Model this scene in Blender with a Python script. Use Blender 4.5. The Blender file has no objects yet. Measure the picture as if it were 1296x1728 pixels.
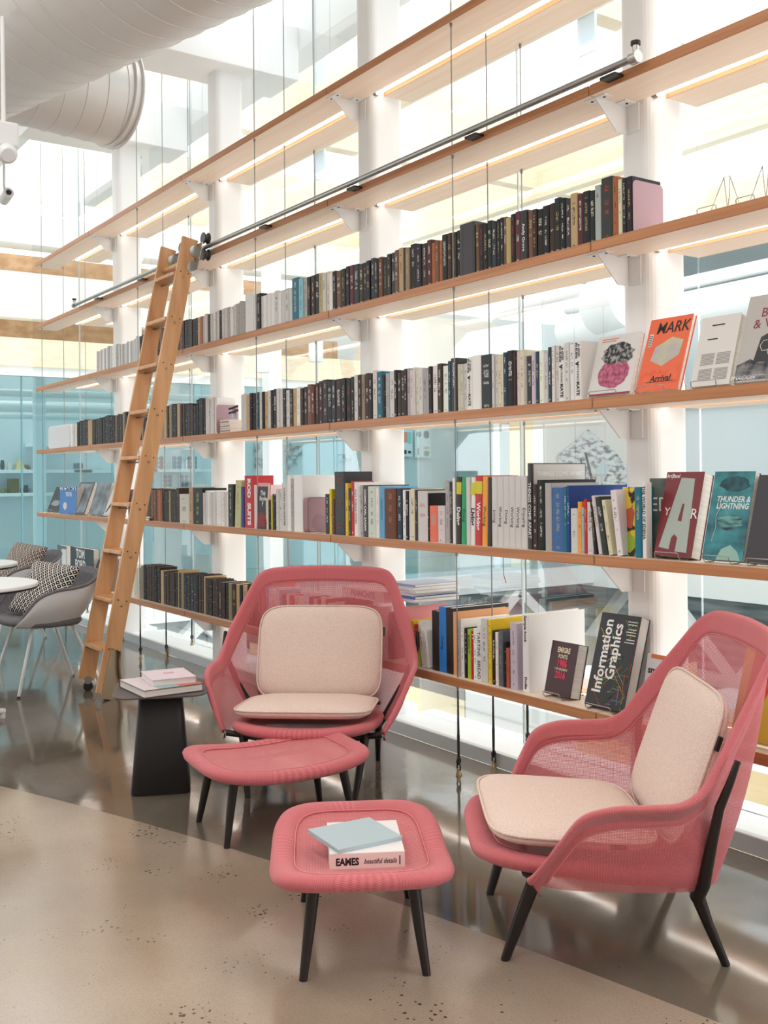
import bpy, bmesh, math, random
from mathutils import Vector, Matrix

random.seed(7)
scene = bpy.context.scene
COL = scene.collection
R = math.radians
PI = math.pi

# ------------------------------------------------------------------ camera
CX, CY, CZ = 2.6283, -2.7391, 1.27
YAW, PIT, ROL, FPX, PPY = 0.9657, 0.0078, -0.0099, 1742.2, 791.16
fw = Vector((-math.sin(YAW) * math.cos(PIT), math.cos(YAW) * math.cos(PIT), math.sin(PIT)))
r0 = Vector((math.cos(YAW), math.sin(YAW), 0))
u0 = r0.cross(fw)
cr = r0 * math.cos(ROL) + u0 * math.sin(ROL)
cu = -r0 * math.sin(ROL) + u0 * math.cos(ROL)
cam_d = bpy.data.cameras.new('camera')
cam = bpy.data.objects.new('camera', cam_d)
COL.objects.link(cam)
cam.matrix_world = Matrix(((cr.x, cu.x, -fw.x, CX), (cr.y, cu.y, -fw.y, CY), (cr.z, cu.z, -fw.z, CZ), (0, 0, 0, 1)))
cam_d.sensor_fit = 'VERTICAL'
cam_d.sensor_height = 24.0
cam_d.lens = FPX / 1728 * 24.0
cam_d.shift_y = -(864 - PPY) / 1728
cam_d.clip_end = 200
scene.camera = cam

# ------------------------------------------------------------------ world, lights, exposure
w = bpy.data.worlds.new('overcast_sky')
scene.world = w
w.use_nodes = True
bg = w.node_tree.nodes['Background']
bg.inputs[0].default_value = (0.94, 0.98, 1.0, 1)
bg.inputs[1].default_value = 2.3
vs = scene.view_settings
vs.view_transform = 'Standard'
vs.look = 'None'
vs.gamma = 1
vs.use_curve_mapping = False
vs.exposure = 0.2
scene.cycles.transparent_max_bounces = 24
sun_d = bpy.data.lights.new('skylight_sun', 'SUN')
sun_d.energy = 1.2
sun_d.angle = R(40)
sun_d.color = (1.0, 0.97, 0.92)
sun = bpy.data.objects.new('skylight_sun', sun_d)
COL.objects.link(sun)
sun.rotation_euler = (R(-38), R(22), 0)

for ax_, ay_ in ((-4.6, -2.6), (-1.2, -2.6), (2.2, -2.6), (-4.6, -5.2), (-1.2, -5.2), (2.2, -5.2)):      # soft fill lights added under the ceiling to brighten the room
    al_d = bpy.data.lights.new('ceiling_fill_light', 'AREA'); al_d.shape = 'RECTANGLE'; al_d.size = 1.6; al_d.size_y = 0.9; al_d.energy = 30; al_d.color = (1.0, 0.97, 0.93)
    al_o = bpy.data.objects.new('ceiling_fill_light', al_d); COL.objects.link(al_o); al_o.location = (ax_, ay_, 4.66)

# ------------------------------------------------------------------ helpers
def at(x, y, ax, v):
    d = fw + cr * ((x - 648) / FPX) + cu * ((PPY - y) / FPX)
    c = Vector((CX, CY, CZ))
    return c + d * ((v - c[ax]) / d[ax])

def img_x(p):
    d = Vector(p) - Vector((CX, CY, CZ))
    return 648 + FPX * d.dot(cr) / d.dot(fw)

def wx(ix, y, z):
    """world x of the point at depth y and height z that lies at picture column ix"""
    lo, hi = -12.0, 1.9
    for _ in range(40):
        m = (lo + hi) / 2
        if img_x((m, y, z)) < ix: lo = m
        else: hi = m
    return (lo + hi) / 2

def lin(c):
    return tuple(((v / 255) / 12.92 if v <= 10 else (((v / 255) + 0.055) / 1.055) ** 2.4) for v in c)

MATS = {}
def mat(name, rgb, rough=0.5, metal=0.0, spec=0.5, emit=0.0):
    if name in MATS: return MATS[name]
    m = bpy.data.materials.new(name); m.use_nodes = True
    b = m.node_tree.nodes['Principled BSDF']
    c = lin(rgb)
    b.inputs['Base Color'].default_value = (*c, 1)
    b.inputs['Roughness'].default_value = rough
    b.inputs['Metallic'].default_value = metal
    b.inputs['Specular IOR Level'].default_value = spec
    if emit:
        b.inputs['Emission Color'].default_value = (*c, 1)
        b.inputs['Emission Strength'].default_value = emit
    MATS[name] = m
    return m

def nodes(m): return m.node_tree.nodes, m.node_tree.links, m.node_tree.nodes['Principled BSDF']

def noise_mat(name, c1, c2, scale=(4, 4, 4), rough=0.5, detail=4, spec=0.4, bump=0.0, lo=0.35, hi=0.65, rough2=None):
    if name in MATS: return MATS[name]
    m = mat(name, c1, rough, spec=spec); n, l, b = nodes(m)
    tc = n.new('ShaderNodeTexCoord'); mp = n.new('ShaderNodeMapping'); mp.inputs['Scale'].default_value = scale
    nz = n.new('ShaderNodeTexNoise'); nz.inputs['Scale'].default_value = 1.0; nz.inputs['Detail'].default_value = detail
    rp = n.new('ShaderNodeValToRGB')
    rp.color_ramp.elements[0].position = lo; rp.color_ramp.elements[1].position = hi
    rp.color_ramp.elements[0].color = (*lin(c1), 1); rp.color_ramp.elements[1].color = (*lin(c2), 1)
    l.new(tc.outputs['Object'], mp.inputs[0]); l.new(mp.outputs[0], nz.inputs['Vector'])
    l.new(nz.outputs['Fac'], rp.inputs[0]); l.new(rp.outputs[0], b.inputs['Base Color'])
    if bump:
        bp = n.new('ShaderNodeBump'); bp.inputs['Strength'].default_value = bump; bp.inputs['Distance'].default_value = 0.004
        l.new(nz.outputs['Fac'], bp.inputs['Height']); l.new(bp.outputs[0], b.inputs['Normal'])
    if rough2 is not None:
        mr = n.new('ShaderNodeMapRange'); mr.inputs['To Min'].default_value = rough; mr.inputs['To Max'].default_value = rough2
        l.new(nz.outputs['Fac'], mr.inputs['Value']); l.new(mr.outputs[0], b.inputs['Roughness'])
    return m

def math_node(n, l, op, a, b=None, c=None):
    x = n.new('ShaderNodeMath'); x.operation = op
    for i, v in enumerate((a, b, c)):
        if v is None: continue
        if isinstance(v, (int, float)): x.inputs[i].default_value = v
        else: l.new(v, x.inputs[i])
    return x.outputs[0]

def spine_mat(cover, ink):
    """book cloth with small lettering-like marks on the spine (the face turned to -Y)"""
    key = 'spine_%d_%d_%d_%s' % (*cover, '_'.join(map(str, ink)))
    if key in MATS: return MATS[key]
    m = mat(key, cover, 0.5, spec=0.35); n, l, b = nodes(m)
    M = lambda *a: math_node(n, l, *a)
    tc = n.new('ShaderNodeTexCoord'); oi = n.new('ShaderNodeObjectInfo')
    g = n.new('ShaderNodeSeparateXYZ'); l.new(tc.outputs['Generated'], g.inputs[0])
    o = n.new('ShaderNodeSeparateXYZ'); l.new(tc.outputs['Object'], o.inputs[0])
    nn = n.new('ShaderNodeSeparateXYZ'); l.new(tc.outputs['Normal'], nn.inputs[0])
    rnd = oi.outputs['Random']
    face = M('LESS_THAN', nn.outputs[1], -0.5)
    hw = M('MULTIPLY_ADD', rnd, 0.16, 0.10)
    band = M('LESS_THAN', M('ABSOLUTE', M('SUBTRACT', g.outputs[0], 0.5)), hw)
    zlo = M('MULTIPLY_ADD', rnd, 0.3, 0.18)
    zin = M('MULTIPLY', M('GREATER_THAN', g.outputs[2], zlo), M('LESS_THAN', g.outputs[2], M('MULTIPLY_ADD', rnd, -0.12, 0.93)))
    foot = M('MULTIPLY', M('GREATER_THAN', g.outputs[2], 0.04), M('LESS_THAN', g.outputs[2], 0.085))
    cv = n.new('ShaderNodeCombineXYZ')
    l.new(M('MULTIPLY', o.outputs[0], 240.0), cv.inputs[0]); l.new(M('MULTIPLY', rnd, 37.0), cv.inputs[1]); l.new(M('MULTIPLY', o.outputs[2], 260.0), cv.inputs[2])
    nz = n.new('ShaderNodeTexNoise'); nz.inputs['Scale'].default_value = 1.0; nz.inputs['Detail'].default_value = 1.0
    l.new(cv.outputs[0], nz.inputs['Vector'])
    cw = n.new('ShaderNodeCombineXYZ'); l.new(M('MULTIPLY', rnd, 91.0), cw.inputs[0]); l.new(M('MULTIPLY', o.outputs[2], 38.0), cw.inputs[2])
    nw = n.new('ShaderNodeTexNoise'); nw.inputs['Scale'].default_value = 1.0; nw.inputs['Detail'].default_value = 0.0
    l.new(cw.outputs[0], nw.inputs['Vector'])
    gl = M('MULTIPLY', M('GREATER_THAN', nz.outputs['Fac'], 0.515), M('GREATER_THAN', nw.outputs['Fac'], 0.45))
    mask = M('MULTIPLY', M('MULTIPLY', face, band), M('MULTIPLY', M('MULTIPLY', gl, 0.75), M('MAXIMUM', zin, foot)))
    mx = n.new('ShaderNodeMix'); mx.data_type = 'RGBA'
    l.new(mask, mx.inputs[0]); mx.inputs[6].default_value = (*lin(cover), 1); mx.inputs[7].default_value = (*lin(ink), 1)
    l.new(mx.outputs[2], b.inputs['Base Color'])
    return m

class MB:
    def __init__(s): s.v = []; s.f = []; s.sm = []
    def add(s, vs_, fs, smooth=False):
        k = len(s.v); s.v += [tuple(p) for p in vs_]; s.f += [tuple(k + i for i in f) for f in fs]; s.sm += [smooth] * len(fs)
        return s
    def box(s, x0, x1, y0, y1, z0, z1, M=None):
        p = [Vector((x, y, z)) for z in (z0, z1) for y in (y0, y1) for x in (x0, x1)]
        if M is not None: p = [M @ q for q in p]
        return s.add(p, [(0, 2, 3, 1), (4, 5, 7, 6), (0, 1, 5, 4), (2, 6, 7, 3), (0, 4, 6, 2), (1, 3, 7, 5)])
    def tube(s, pts, rad, n=8, closed=False, cap=True):
        pts = [Vector(p) for p in pts]; m = len(pts)
        rads = rad if isinstance(rad, (list, tuple)) else [rad] * m
        vs_ = []; ref = None
        for i, p in enumerate(pts):
            a = pts[i - 1] if (i or closed) else p; b = pts[(i + 1) % m] if (i < m - 1 or closed) else p
            t = (b - a).normalized() if (b - a).length > 1e-9 else Vector((0, 0, 1))
            if ref is None:
                ref = Vector((0, 0, 1)) if abs(t.z) < 0.9 else Vector((1, 0, 0))
                ref = (ref - t * ref.dot(t)).normalized()
            else:
                ref = ref - t * ref.dot(t)
                ref = ref.normalized() if ref.length > 1e-6 else t.orthogonal().normalized()
            q = t.cross(ref)
            vs_ += [p + (ref * math.cos(2 * PI * k / n) + q * math.sin(2 * PI * k / n)) * rads[i] for k in range(n)]
        fs = []
        for i in range(m if closed else m - 1):
            j = (i + 1) % m
            fs += [(i * n + k, i * n + (k + 1) % n, j * n + (k + 1) % n, j * n + k) for k in range(n)]
        s.add(vs_, fs, True)
        if cap and not closed:
            s.add(vs_[:n], [tuple(reversed(range(n)))]); s.add(vs_[-n:], [tuple(range(n))])
        return s
    def prism(s, poly, z0, z1, M=None):
        n = len(poly); p = [Vector((x, y, z)) for z in (z0, z1) for x, y in poly]
        if M is not None: p = [M @ q for q in p]
        fs = [tuple(reversed(range(n))), tuple(range(n, 2 * n))] + [(i, (i + 1) % n, n + (i + 1) % n, n + i) for i in range(n)]
        return s.add(p, fs)
    def lathe(s, prof, n=24, M=None, smooth=True):
        vs_ = []
        for rr, z in prof: vs_ += [Vector((rr * math.cos(2 * PI * k / n), rr * math.sin(2 * PI * k / n), z)) for k in range(n)]
        if M is not None: vs_ = [M @ q for q in vs_]
        fs = [(i * n + k, i * n + (k + 1) % n, (i + 1) * n + (k + 1) % n, (i + 1) * n + k) for i in range(len(prof) - 1) for k in range(n)]
        s.add(vs_, fs, smooth)
        s.add(vs_[:n], [tuple(reversed(range(n)))]); s.add(vs_[-n:], [tuple(range(n))])
        return s
    def grid(s, g, closed_u=False, smooth=True, flip=False):
        nu = len(g); nv = len(g[0]); vs_ = [p for row in g for p in row]; fs = []
        for i in range(nu if closed_u else nu - 1):
            for j in range(nv - 1):
                a = (i * nv + j, ((i + 1) % nu) * nv + j, ((i + 1) % nu) * nv + j + 1, i * nv + j + 1)
                fs.append(tuple(reversed(a)) if flip else a)
        return s.add(vs_, fs, smooth)
    def mesh(s, name):
        me = bpy.data.meshes.new(name); me.from_pydata(s.v, [], s.f); me.update()
        me.polygons.foreach_set('use_smooth', s.sm)
        return me
    def build(s, name, m, parent=None, bevel=0.0, seg=2):
        o = link(name, s.mesh(name), parent)
        o.data.materials.append(m)
        if bevel:
            b = o.modifiers.new('bevel', 'BEVEL'); b.width = bevel; b.segments = seg; b.limit_method = 'ANGLE'
        return o

def link(name, data, parent=None):
    o = bpy.data.objects.new(name, data); COL.objects.link(o)
    if parent is not None: o.parent = parent
    return o

def tag(o, label, cat, group=None):
    o['label'] = label; o['category'] = cat
    if group: o['group'] = group
    return o

def struct(o): o['kind'] = 'structure'; return o

def thing(name, label, cat, loc=(0, 0, 0), rz=0.0, group=None):
    o = link(name, None); o.location = loc; o.rotation_euler = (0, 0, rz); o.empty_display_size = 0.1
    return tag(o, label, cat, group)

def rbox(x0, x1, y0, y1, r, n=5):
    """rounded rectangle outline, counter-clockwise"""
    out = []
    for cx, cy, a in ((x1 - r, y1 - r, 0), (x0 + r, y1 - r, 90), (x0 + r, y0 + r, 180), (x1 - r, y0 + r, 270)):
        for k in range(n + 1):
            t = R(a + 90 * k / n); out.append((cx + r * math.cos(t), cy + r * math.sin(t)))
    return out

def text(parent, body, size, M, m, bold=0.0, align='CENTER', name='lettering', squash=1.0, shear=0.0, spacing=1.0):
    """lettering as a thin mesh on a face; M maps the text plane (x right, y up) to the parent's space"""
    cu_ = bpy.data.curves.new(name, 'FONT'); cu_.body = body; cu_.size = size; cu_.align_x = align; cu_.align_y = 'CENTER'
    cu_.offset = bold; cu_.resolution_u = 2; cu_.shear = shear; cu_.space_line = 0.85 * spacing
    t = bpy.data.objects.new(name, cu_); COL.objects.link(t)
    dg = bpy.context.evaluated_depsgraph_get()
    me = bpy.data.meshes.new_from_object(t.evaluated_get(dg)); bpy.data.objects.remove(t); bpy.data.curves.remove(cu_)
    me.transform(M @ Matrix.Diagonal((squash, 1, 1, 1)))
    me.materials.clear(); me.materials.append(m)
    return link(name, me, parent)

def face_front(x, y, z):   # text plane standing upright, read from -Y
    return Matrix.Translation((x, y, z)) @ Matrix.Rotation(R(90), 4, 'X')
def face_spine_down(x, y, z):   # read top to bottom
    return Matrix.Translation((x, y, z)) @ Matrix.Rotation(R(90), 4, 'X') @ Matrix.Rotation(R(-90), 4, 'Z')
def face_up(x, y, z, rz=0): return Matrix.Translation((x, y, z)) @ Matrix.Rotation(rz, 4, 'Z')

ONES = ['', 'first', 'second', 'third', 'fourth', 'fifth', 'sixth', 'seventh', 'eighth', 'ninth', 'tenth', 'eleventh', 'twelfth', 'thirteenth', 'fourteenth', 'fifteenth', 'sixteenth', 'seventeenth', 'eighteenth', 'nineteenth']
TENS = ['', '', 'twenty', 'thirty', 'forty', 'fifty', 'sixty', 'seventy', 'eighty', 'ninety']
TH = ['', '', 'twentieth', 'thirtieth', 'fortieth', 'fiftieth', 'sixtieth', 'seventieth', 'eightieth', 'ninetieth']
def ordinal(n):
    if n >= 100: return 'hundredth' if n == 100 else 'hundred-and-' + ordinal(n - 100)
    if n < 20: return ONES[n]
    return TH[n // 10] if n % 10 == 0 else TENS[n // 10] + '-' + ONES[n % 10]

# ------------------------------------------------------------------ materials
WHITE = mat('white_paint', (238, 238, 238), 0.45)
WHITE_STEEL = mat('white_powder_coat', (235, 235, 235), 0.35)
SHELF = noise_mat('pale_maple_board', (240, 221, 204), (234, 211, 190), (1.2, 30, 30), 0.42, 5)
EDGE = noise_mat('maple_edge', (202, 142, 98), (184, 122, 80), (1.5, 40, 60), 0.42, 5)
PLY = noise_mat('plywood', (244, 232, 208), (236, 220, 190), (1, 6, 20), 0.6, 4)
LADDER = noise_mat('ladder_maple', (226, 176, 128), (206, 150, 102), (14, 14, 1.6), 0.4, 4)
STEEL = mat('brushed_steel', (150, 148, 144), 0.32, 1.0)
DSTEEL = mat('dark_steel', (70, 68, 66), 0.4, 0.9)
BLACK = mat('black_metal', (34, 28, 26), 0.4, 0.2)
WIRE = mat('steel_cable', (150, 148, 146), 0.35, 0.9)
PAGES = noise_mat('page_edges', (238, 234, 226), (222, 216, 206), (3, 3, 300), 0.8, 1)
PAGES_X = noise_mat('page_edges_lying', (236, 232, 226), (214, 208, 202), (3, 3, 700), 0.8, 1)
LED = mat('led_tube', (255, 250, 242), 0.5, emit=5.5)
BRASS = mat('bolt_brass', (170, 150, 110), 0.35, 0.9)
MAUVE = mat('mauve_bookend', (178, 144, 154), 0.4)
INK = mat('ink_black', (22, 22, 24), 0.5)
INKW = mat('ink_white', (240, 240, 238), 0.5)

def clear_glass(name, tint, gloss, rough=0.02):
    m = bpy.data.materials.new(name); m.use_nodes = True
    n, l = m.node_tree.nodes, m.node_tree.links
    for x in list(n): n.remove(x)
    o = n.new('ShaderNodeOutputMaterial'); t = n.new('ShaderNodeBsdfTransparent'); t.inputs[0].default_value = (*tint, 1)
    g = n.new('ShaderNodeBsdfGlossy'); g.inputs['Roughness'].default_value = rough
    mx = n.new('ShaderNodeMixShader'); fr = n.new('ShaderNodeFresnel'); fr.inputs[0].default_value = 1.45
    k = math_node(n, l, 'MULTIPLY', fr.outputs[0], gloss)
    l.new(k, mx.inputs[0]); l.new(t.outputs[0], mx.inputs[1]); l.new(g.outputs[0], mx.inputs[2]); l.new(mx.outputs[0], o.inputs[0])
    return m
GLASS = clear_glass('window_glass', (0.985, 0.995, 0.995), 0.35)
TEAL = clear_glass('teal_glass', (0.72, 0.845, 0.87), 0.5)
RAILGLASS = clear_glass('pale_blue_glass', (0.84, 0.93, 0.95), 0.6)
TRIM_GLASS = clear_glass('clear_acrylic', (0.93, 0.95, 0.95), 0.8)

def floor_mat(name, c1, c2, c3, rough, speck, pit):
    m = mat(name, c1, rough, spec=0.9); n, l, b = nodes(m)
    tc = n.new('ShaderNodeTexCoord')
    def nz(sc, det):
        x = n.new('ShaderNodeTexNoise'); x.inputs['Scale'].default_value = sc; x.inputs['Detail'].default_value = det
        l.new(tc.outputs['Object'], x.inputs['Vector']); return x.outputs['Fac']
    a = nz(1.1, 5); f = nz(380, 1)
    rp = n.new('ShaderNodeValToRGB'); rp.color_ramp.elements[0].position = 0.35; rp.color_ramp.elements[1].position = 0.66
    rp.color_ramp.elements[0].color = (*lin(c1), 1); rp.color_ramp.elements[1].color = (*lin(c2), 1)
    l.new(a, rp.inputs[0])
    mx = n.new('ShaderNodeMix'); mx.data_type = 'RGBA'; l.new(rp.outputs[0], mx.inputs[6]); mx.inputs[7].default_value = (*lin(c3), 1)
    l.new(math_node(n, l, 'MULTIPLY', math_node(n, l, 'GREATER_THAN', f, 0.56), speck), mx.inputs[0])
    vo = n.new('ShaderNodeTexVoronoi'); vo.inputs['Scale'].default_value = 55; l.new(tc.outputs['Object'], vo.inputs['Vector'])
    clus = nz(5.0, 2)
    thr = math_node(n, l, 'MULTIPLY', math_node(n, l, 'SUBTRACT', clus, 0.5), pit)
    spot = math_node(n, l, 'LESS_THAN', vo.outputs['Distance'], thr)
    m2 = n.new('ShaderNodeMix'); m2.data_type = 'RGBA'; l.new(spot, m2.inputs[0]); l.new(mx.outputs[2], m2.inputs[6]); m2.inputs[7].default_value = (*lin((74, 64, 54)), 1)
    l.new(m2.outputs[2], b.inputs['Base Color'])
    big = nz(2.2, 3)
    mr = n.new('ShaderNodeMapRange'); mr.inputs['From Min'].default_value = 0.3; mr.inputs['From Max'].default_value = 0.7
    mr.inputs['To Min'].default_value = rough * 0.7; mr.inputs['To Max'].default_value = rough * 1.35
    l.new(big, mr.inputs['Value']); l.new(mr.outputs[0], b.inputs['Roughness'])
    bp = n.new('ShaderNodeBump'); bp.inputs['Strength'].default_value = 0.12; bp.inputs['Distance'].default_value = 0.01
    l.new(nz(3.0, 2), bp.inputs['Height']); l.new(bp.outputs[0], b.inputs['Normal'])
    return m
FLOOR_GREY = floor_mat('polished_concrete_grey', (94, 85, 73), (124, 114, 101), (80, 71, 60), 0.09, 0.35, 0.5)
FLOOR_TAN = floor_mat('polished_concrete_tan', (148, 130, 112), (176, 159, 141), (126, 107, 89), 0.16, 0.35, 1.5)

# ------------------------------------------------------------------ measured setting
L = 1.8022                                  # bay length
ZS = [None] + [0.4147 + i * 0.5651 for i in range(6)]     # shelf tops, 1..6
TH_S = 0.036                                # shelf thickness
SH_END = -6.86
# ------------------------------------------------------------------ floor
FC, FR = (3.425, -13.966), 13.42
def arc_pt(x): return (x, FC[1] + math.sqrt(FR * FR - (x - FC[0]) ** 2))
xs = [-8.6 + 14.6 * i / 120 for i in range(121)]
arc = [arc_pt(x) for x in xs]
YF = 0.215
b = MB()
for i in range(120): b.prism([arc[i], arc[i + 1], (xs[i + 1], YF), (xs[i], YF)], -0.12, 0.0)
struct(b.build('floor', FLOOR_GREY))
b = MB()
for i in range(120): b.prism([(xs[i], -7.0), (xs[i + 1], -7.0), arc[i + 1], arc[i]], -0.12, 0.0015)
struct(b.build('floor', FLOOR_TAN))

# ------------------------------------------------------------------ columns
COLX = [L + 0.03, 0.03, -L + 0.03, -2 * L + 0.03, -3 * L + 0.03]
COL_Y0, COL_Y1, COL_TOP = 0.195, 0.40, 3.94
for k, cx in enumerate(COLX):
    if k == 0: continue                                  # stands outside the picture
    root = thing('column', ['white rounded column at the right end of the shelves',
        'white rounded column behind the books standing face out on the right', 'white rounded column behind the lounge chair that faces the camera',
        'white rounded column just right of the wooden ladder', 'white rounded column just left of the wooden ladder'][k], 'column', (cx, 0, 0), 0, 'white columns along the windows')
    b = MB(); b.prism(rbox(-0.075, 0.075, COL_Y0, COL_Y1, 0.04), 0.0, COL_TOP + 1.6); b.build('shaft', WHITE, root)
    b = MB(); b.prism(rbox(-0.09, 0.09, COL_Y0 - 0.012, COL_Y1 + 0.01, 0.05), 0.0, 0.018); b.build('base_trim', mat('dark_sealant', (110, 104, 96), 0.6), root)
    b = MB(); b.box(-0.2, 0.2, -0.5, 0.75, COL_TOP, COL_TOP + 0.36)
    b.build('bracket_beam', WHITE, root, bevel=0.006)
    if k == 3:
        b = MB(); b.box(-0.14, -0.06, -0.52, -0.502, COL_TOP + 0.2, COL_TOP + 0.28); b.build('junction_box', mat('yellow_box', (238, 214, 140), 0.5), root, bevel=0.004)
# long white beam tying the column heads together
b = MB(); b.box(-8.6, 4.5, -0.32, -0.10, COL_TOP + 0.36, COL_TOP + 0.75); b.box(-8.6, 4.5, 0.75, 0.95, COL_TOP + 0.2, COL_TOP + 0.5)
struct(b.build('trim_1', WHITE, bevel=0.006))

# ------------------------------------------------------------------ windows between the columns
FRAME = mat('window_frame_grey', (206, 208, 208), 0.4, 0.3)
GASK = mat('black_gasket', (30, 30, 32), 0.6)
edges = [COLX[0], COLX[1], COLX[2], COLX[3], COLX[4], -8.6]
for i in range(5):
    x1 = edges[i] - 0.076; x0 = edges[i + 1] + (0.076 if i < 4 else 0)
    root = link('window_%d' % (i + 1), None); root['kind'] = 'structure'; root.location = (0, 0, 0)
    b = MB(); b.box(x0, x1, 0.215, 0.245, 0.0, 0.065); b.build('sill_frame', FRAME, root, bevel=0.004)
    b = MB(); b.box(x0, x1, 0.245, 0.252, 0.0, 0.06); b.build('gasket', GASK, root)
    b = MB(); b.box(x0, x1, 0.252, 0.56, 0.0, 0.05); b.build('ledge', mat('white_ledge', (232, 236, 238), 0.35), root)
    m = (x0 + x1) / 2 - 0.02
    for a, c in ((x0, m - 0.004), (m + 0.004, x1)):
        b = MB(); b.box(a, c, 0.452, 0.464, 0.05, 5.4); b.build('pane', GLASS, root)
    b = MB(); b.box(m - 0.0025, m + 0.0025, 0.453, 0.463, 0.05, 5.4); b.build('pane_joint', mat('grey_silicone', (176, 186, 188), 0.5), root)

# ------------------------------------------------------------------ shelves
LEVEL = [None, 'lowest', 'second-lowest', 'third', 'fourth', 'second-highest', 'highest']
JX = [L, 0.0, -L, -2 * L, -3 * L, SH_END]
BAY = ['rightmost bay', 'bay behind the lounge chairs', 'bay right of the ladder', 'bay the ladder leans on', 'far left end bay']
for lv in range(1, 7):
    for i in range(5):
        x1, x0 = JX[i] - 0.003, JX[i + 1] + (0.003 if i < 4 else 0)
        z1 = ZS[lv]; z0 = z1 - TH_S
        root = thing('wall_shelf', 'maple shelf board, %s of the six levels, %s' % (LEVEL[lv], BAY[i]), 'shelf', (0, 0, z0), 0, 'long maple wall shelves')
        b = MB(); b.box(x0, x1, 0.0, 0.188, 0, TH_S); b.build('front_board', SHELF, root)
        b = MB(); b.box(x0, x1, -0.006, 0.0, -0.0005, TH_S + 0.0005); b.build('edge_band', EDGE, root, bevel=0.0015, seg=1)
        a0 = (COLX[i + 1] + 0.10) if i < 4 else x0 + 0.45
        a1 = COLX[i] - 0.10
        b = MB(); b.box(a0, a1, 0.262, 0.43, 0.004, TH_S); b.build('rear_board', SHELF, root)
        b = MB(); b.box(a0, a1, 0.258, 0.262, 0.003, TH_S); b.build('rear_edge_band', EDGE, root)
        b = MB(); b.tube([(a0 - 0.02, 0.225, 0.017), (a1 + 0.02, 0.225, 0.017)], 0.011, 8); b.build('light_tube', LED, root)
        for e in (a0 - 0.02, a1 + 0.02): b = MB(); b.tube([(e - 0.012, 0.225, 0.017), (e + 0.012, 0.225, 0.017)], 0.014, 8); b.build('lamp_cap', STEEL, root)

for lv in range(1, 7):
    for k in range(1, 5):
        z0 = ZS[lv] - TH_S
        root = thing('shelf_bracket', 'white steel bracket under the %s shelf, %s column from the right' % (LEVEL[lv], ONES[k]), 'bracket', (-(k - 1) * L, 0, z0), 0, 'white shelf brackets')
        Mx = Matrix.Rotation(R(90), 4, 'Z') @ Matrix.Rotation(R(90), 4, 'X')
        b = MB(); b.prism([(0.03, 0.0), (0.03, -0.006), (0.135, -0.105), (0.194, -0.105), (0.194, 0.0)], -0.003, 0.003, Mx); b.build('web', WHITE_STEEL, root)
        b = MB(); b.box(-0.05, 0.05, 0.022, 0.062, -0.004, 0.0); b.build('front_plate', WHITE_STEEL, root)
        b = MB(); b.box(-0.003, 0.05, 0.13, 0.194, -0.004, 0.0); b.build('rear_plate', WHITE_STEEL, root)
        b = MB(); b.box(-0.003, 0.06, 0.189, 0.1945, -0.105, 0.0); b.build('wall_plate', WHITE_STEEL, root)
        for sx, sy in ((-0.03, 0.042), (0.03, 0.042), (0.03, 0.16)):
            b = MB(); b.lathe([(0.005, -0.0065), (0.005, -0.004)], 8, Matrix.Translation((sx, sy, 0))); b.build('screw', DSTEEL, root)

# ------------------------------------------------------------------ suspension cables
def cable(x, y, zb, label):
    root = thing('suspension_cable', label, 'cable', (x, y, 0), 0, 'steel suspension cables')
    ztop = COL_TOP + 0.2
    b = MB(); b.tube([(0, 0, zb + 0.16), (0, 0, ztop)], 0.0028, 6); b.build('cable', WIRE, root)
    b = MB(); b.tube([(0, 0, zb + 0.05), (0, 0, zb + 0.17)], [0.005, 0.0065], 8); b.tube([(0, 0, zb + 0.17), (0, 0, zb + 0.36)], [0.0055, 0.0035], 8); b.build('turnbuckle', DSTEEL, root)
    b = MB(); b.tube([(0.011 * math.cos(t), 0, zb + 0.036 + 0.016 * math.sin(t)) for t in [2 * PI * i / 10 for i in range(10)]], 0.0034, 6, closed=True)
    b.tube([(0, 0.010 * math.cos(t), zb + 0.060 + 0.014 * math.sin(t)) for t in [2 * PI * i / 10 for i in range(10)]], 0.0034, 6, closed=True)
    b.build('hook', DSTEEL, root)
    b = MB(); b.lathe([(0.013, zb), (0.013, zb + 0.008), (0.009, zb + 0.012), (0.009, zb + 0.028)], 12); b.build('anchor', BRASS, root)
    b = MB(); b.tube([(0, 0, ztop), (0.006, 0, ztop + 0.05), (-0.006, 0, ztop + 0.1), (0, 0, ztop + 0.16)], 0.003, 6); b.build('top_loop', WIRE, root)
    for lv in range(1, 7):
        b = MB(); b.lathe([(0.006, ZS[lv] - TH_S - 0.014), (0.006, ZS[lv] - TH_S)], 8); b.build('ferrule', WIRE, root)
CN = ['in the bay behind the lounge chairs', 'in the bay right of the ladder', 'in the bay the ladder leans on']
for k in range(3):
    for y, zb, n in ((0.010, 0, 'front'), (0.205, 0, 'middle'), (0.405, 0.05, 'rear')):
        cable(-(k + 0.45) * L, y, zb, '%s steel cable through the shelves %s' % (n, CN[k]))
for y, zb, n in ((0.010, 0, 'front'), (0.205, 0, 'middle'), (0.405, 0.05, 'rear')):
    cable(-6.72, y, zb, '%s steel cable through the shelves at the far left end' % n)

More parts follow.
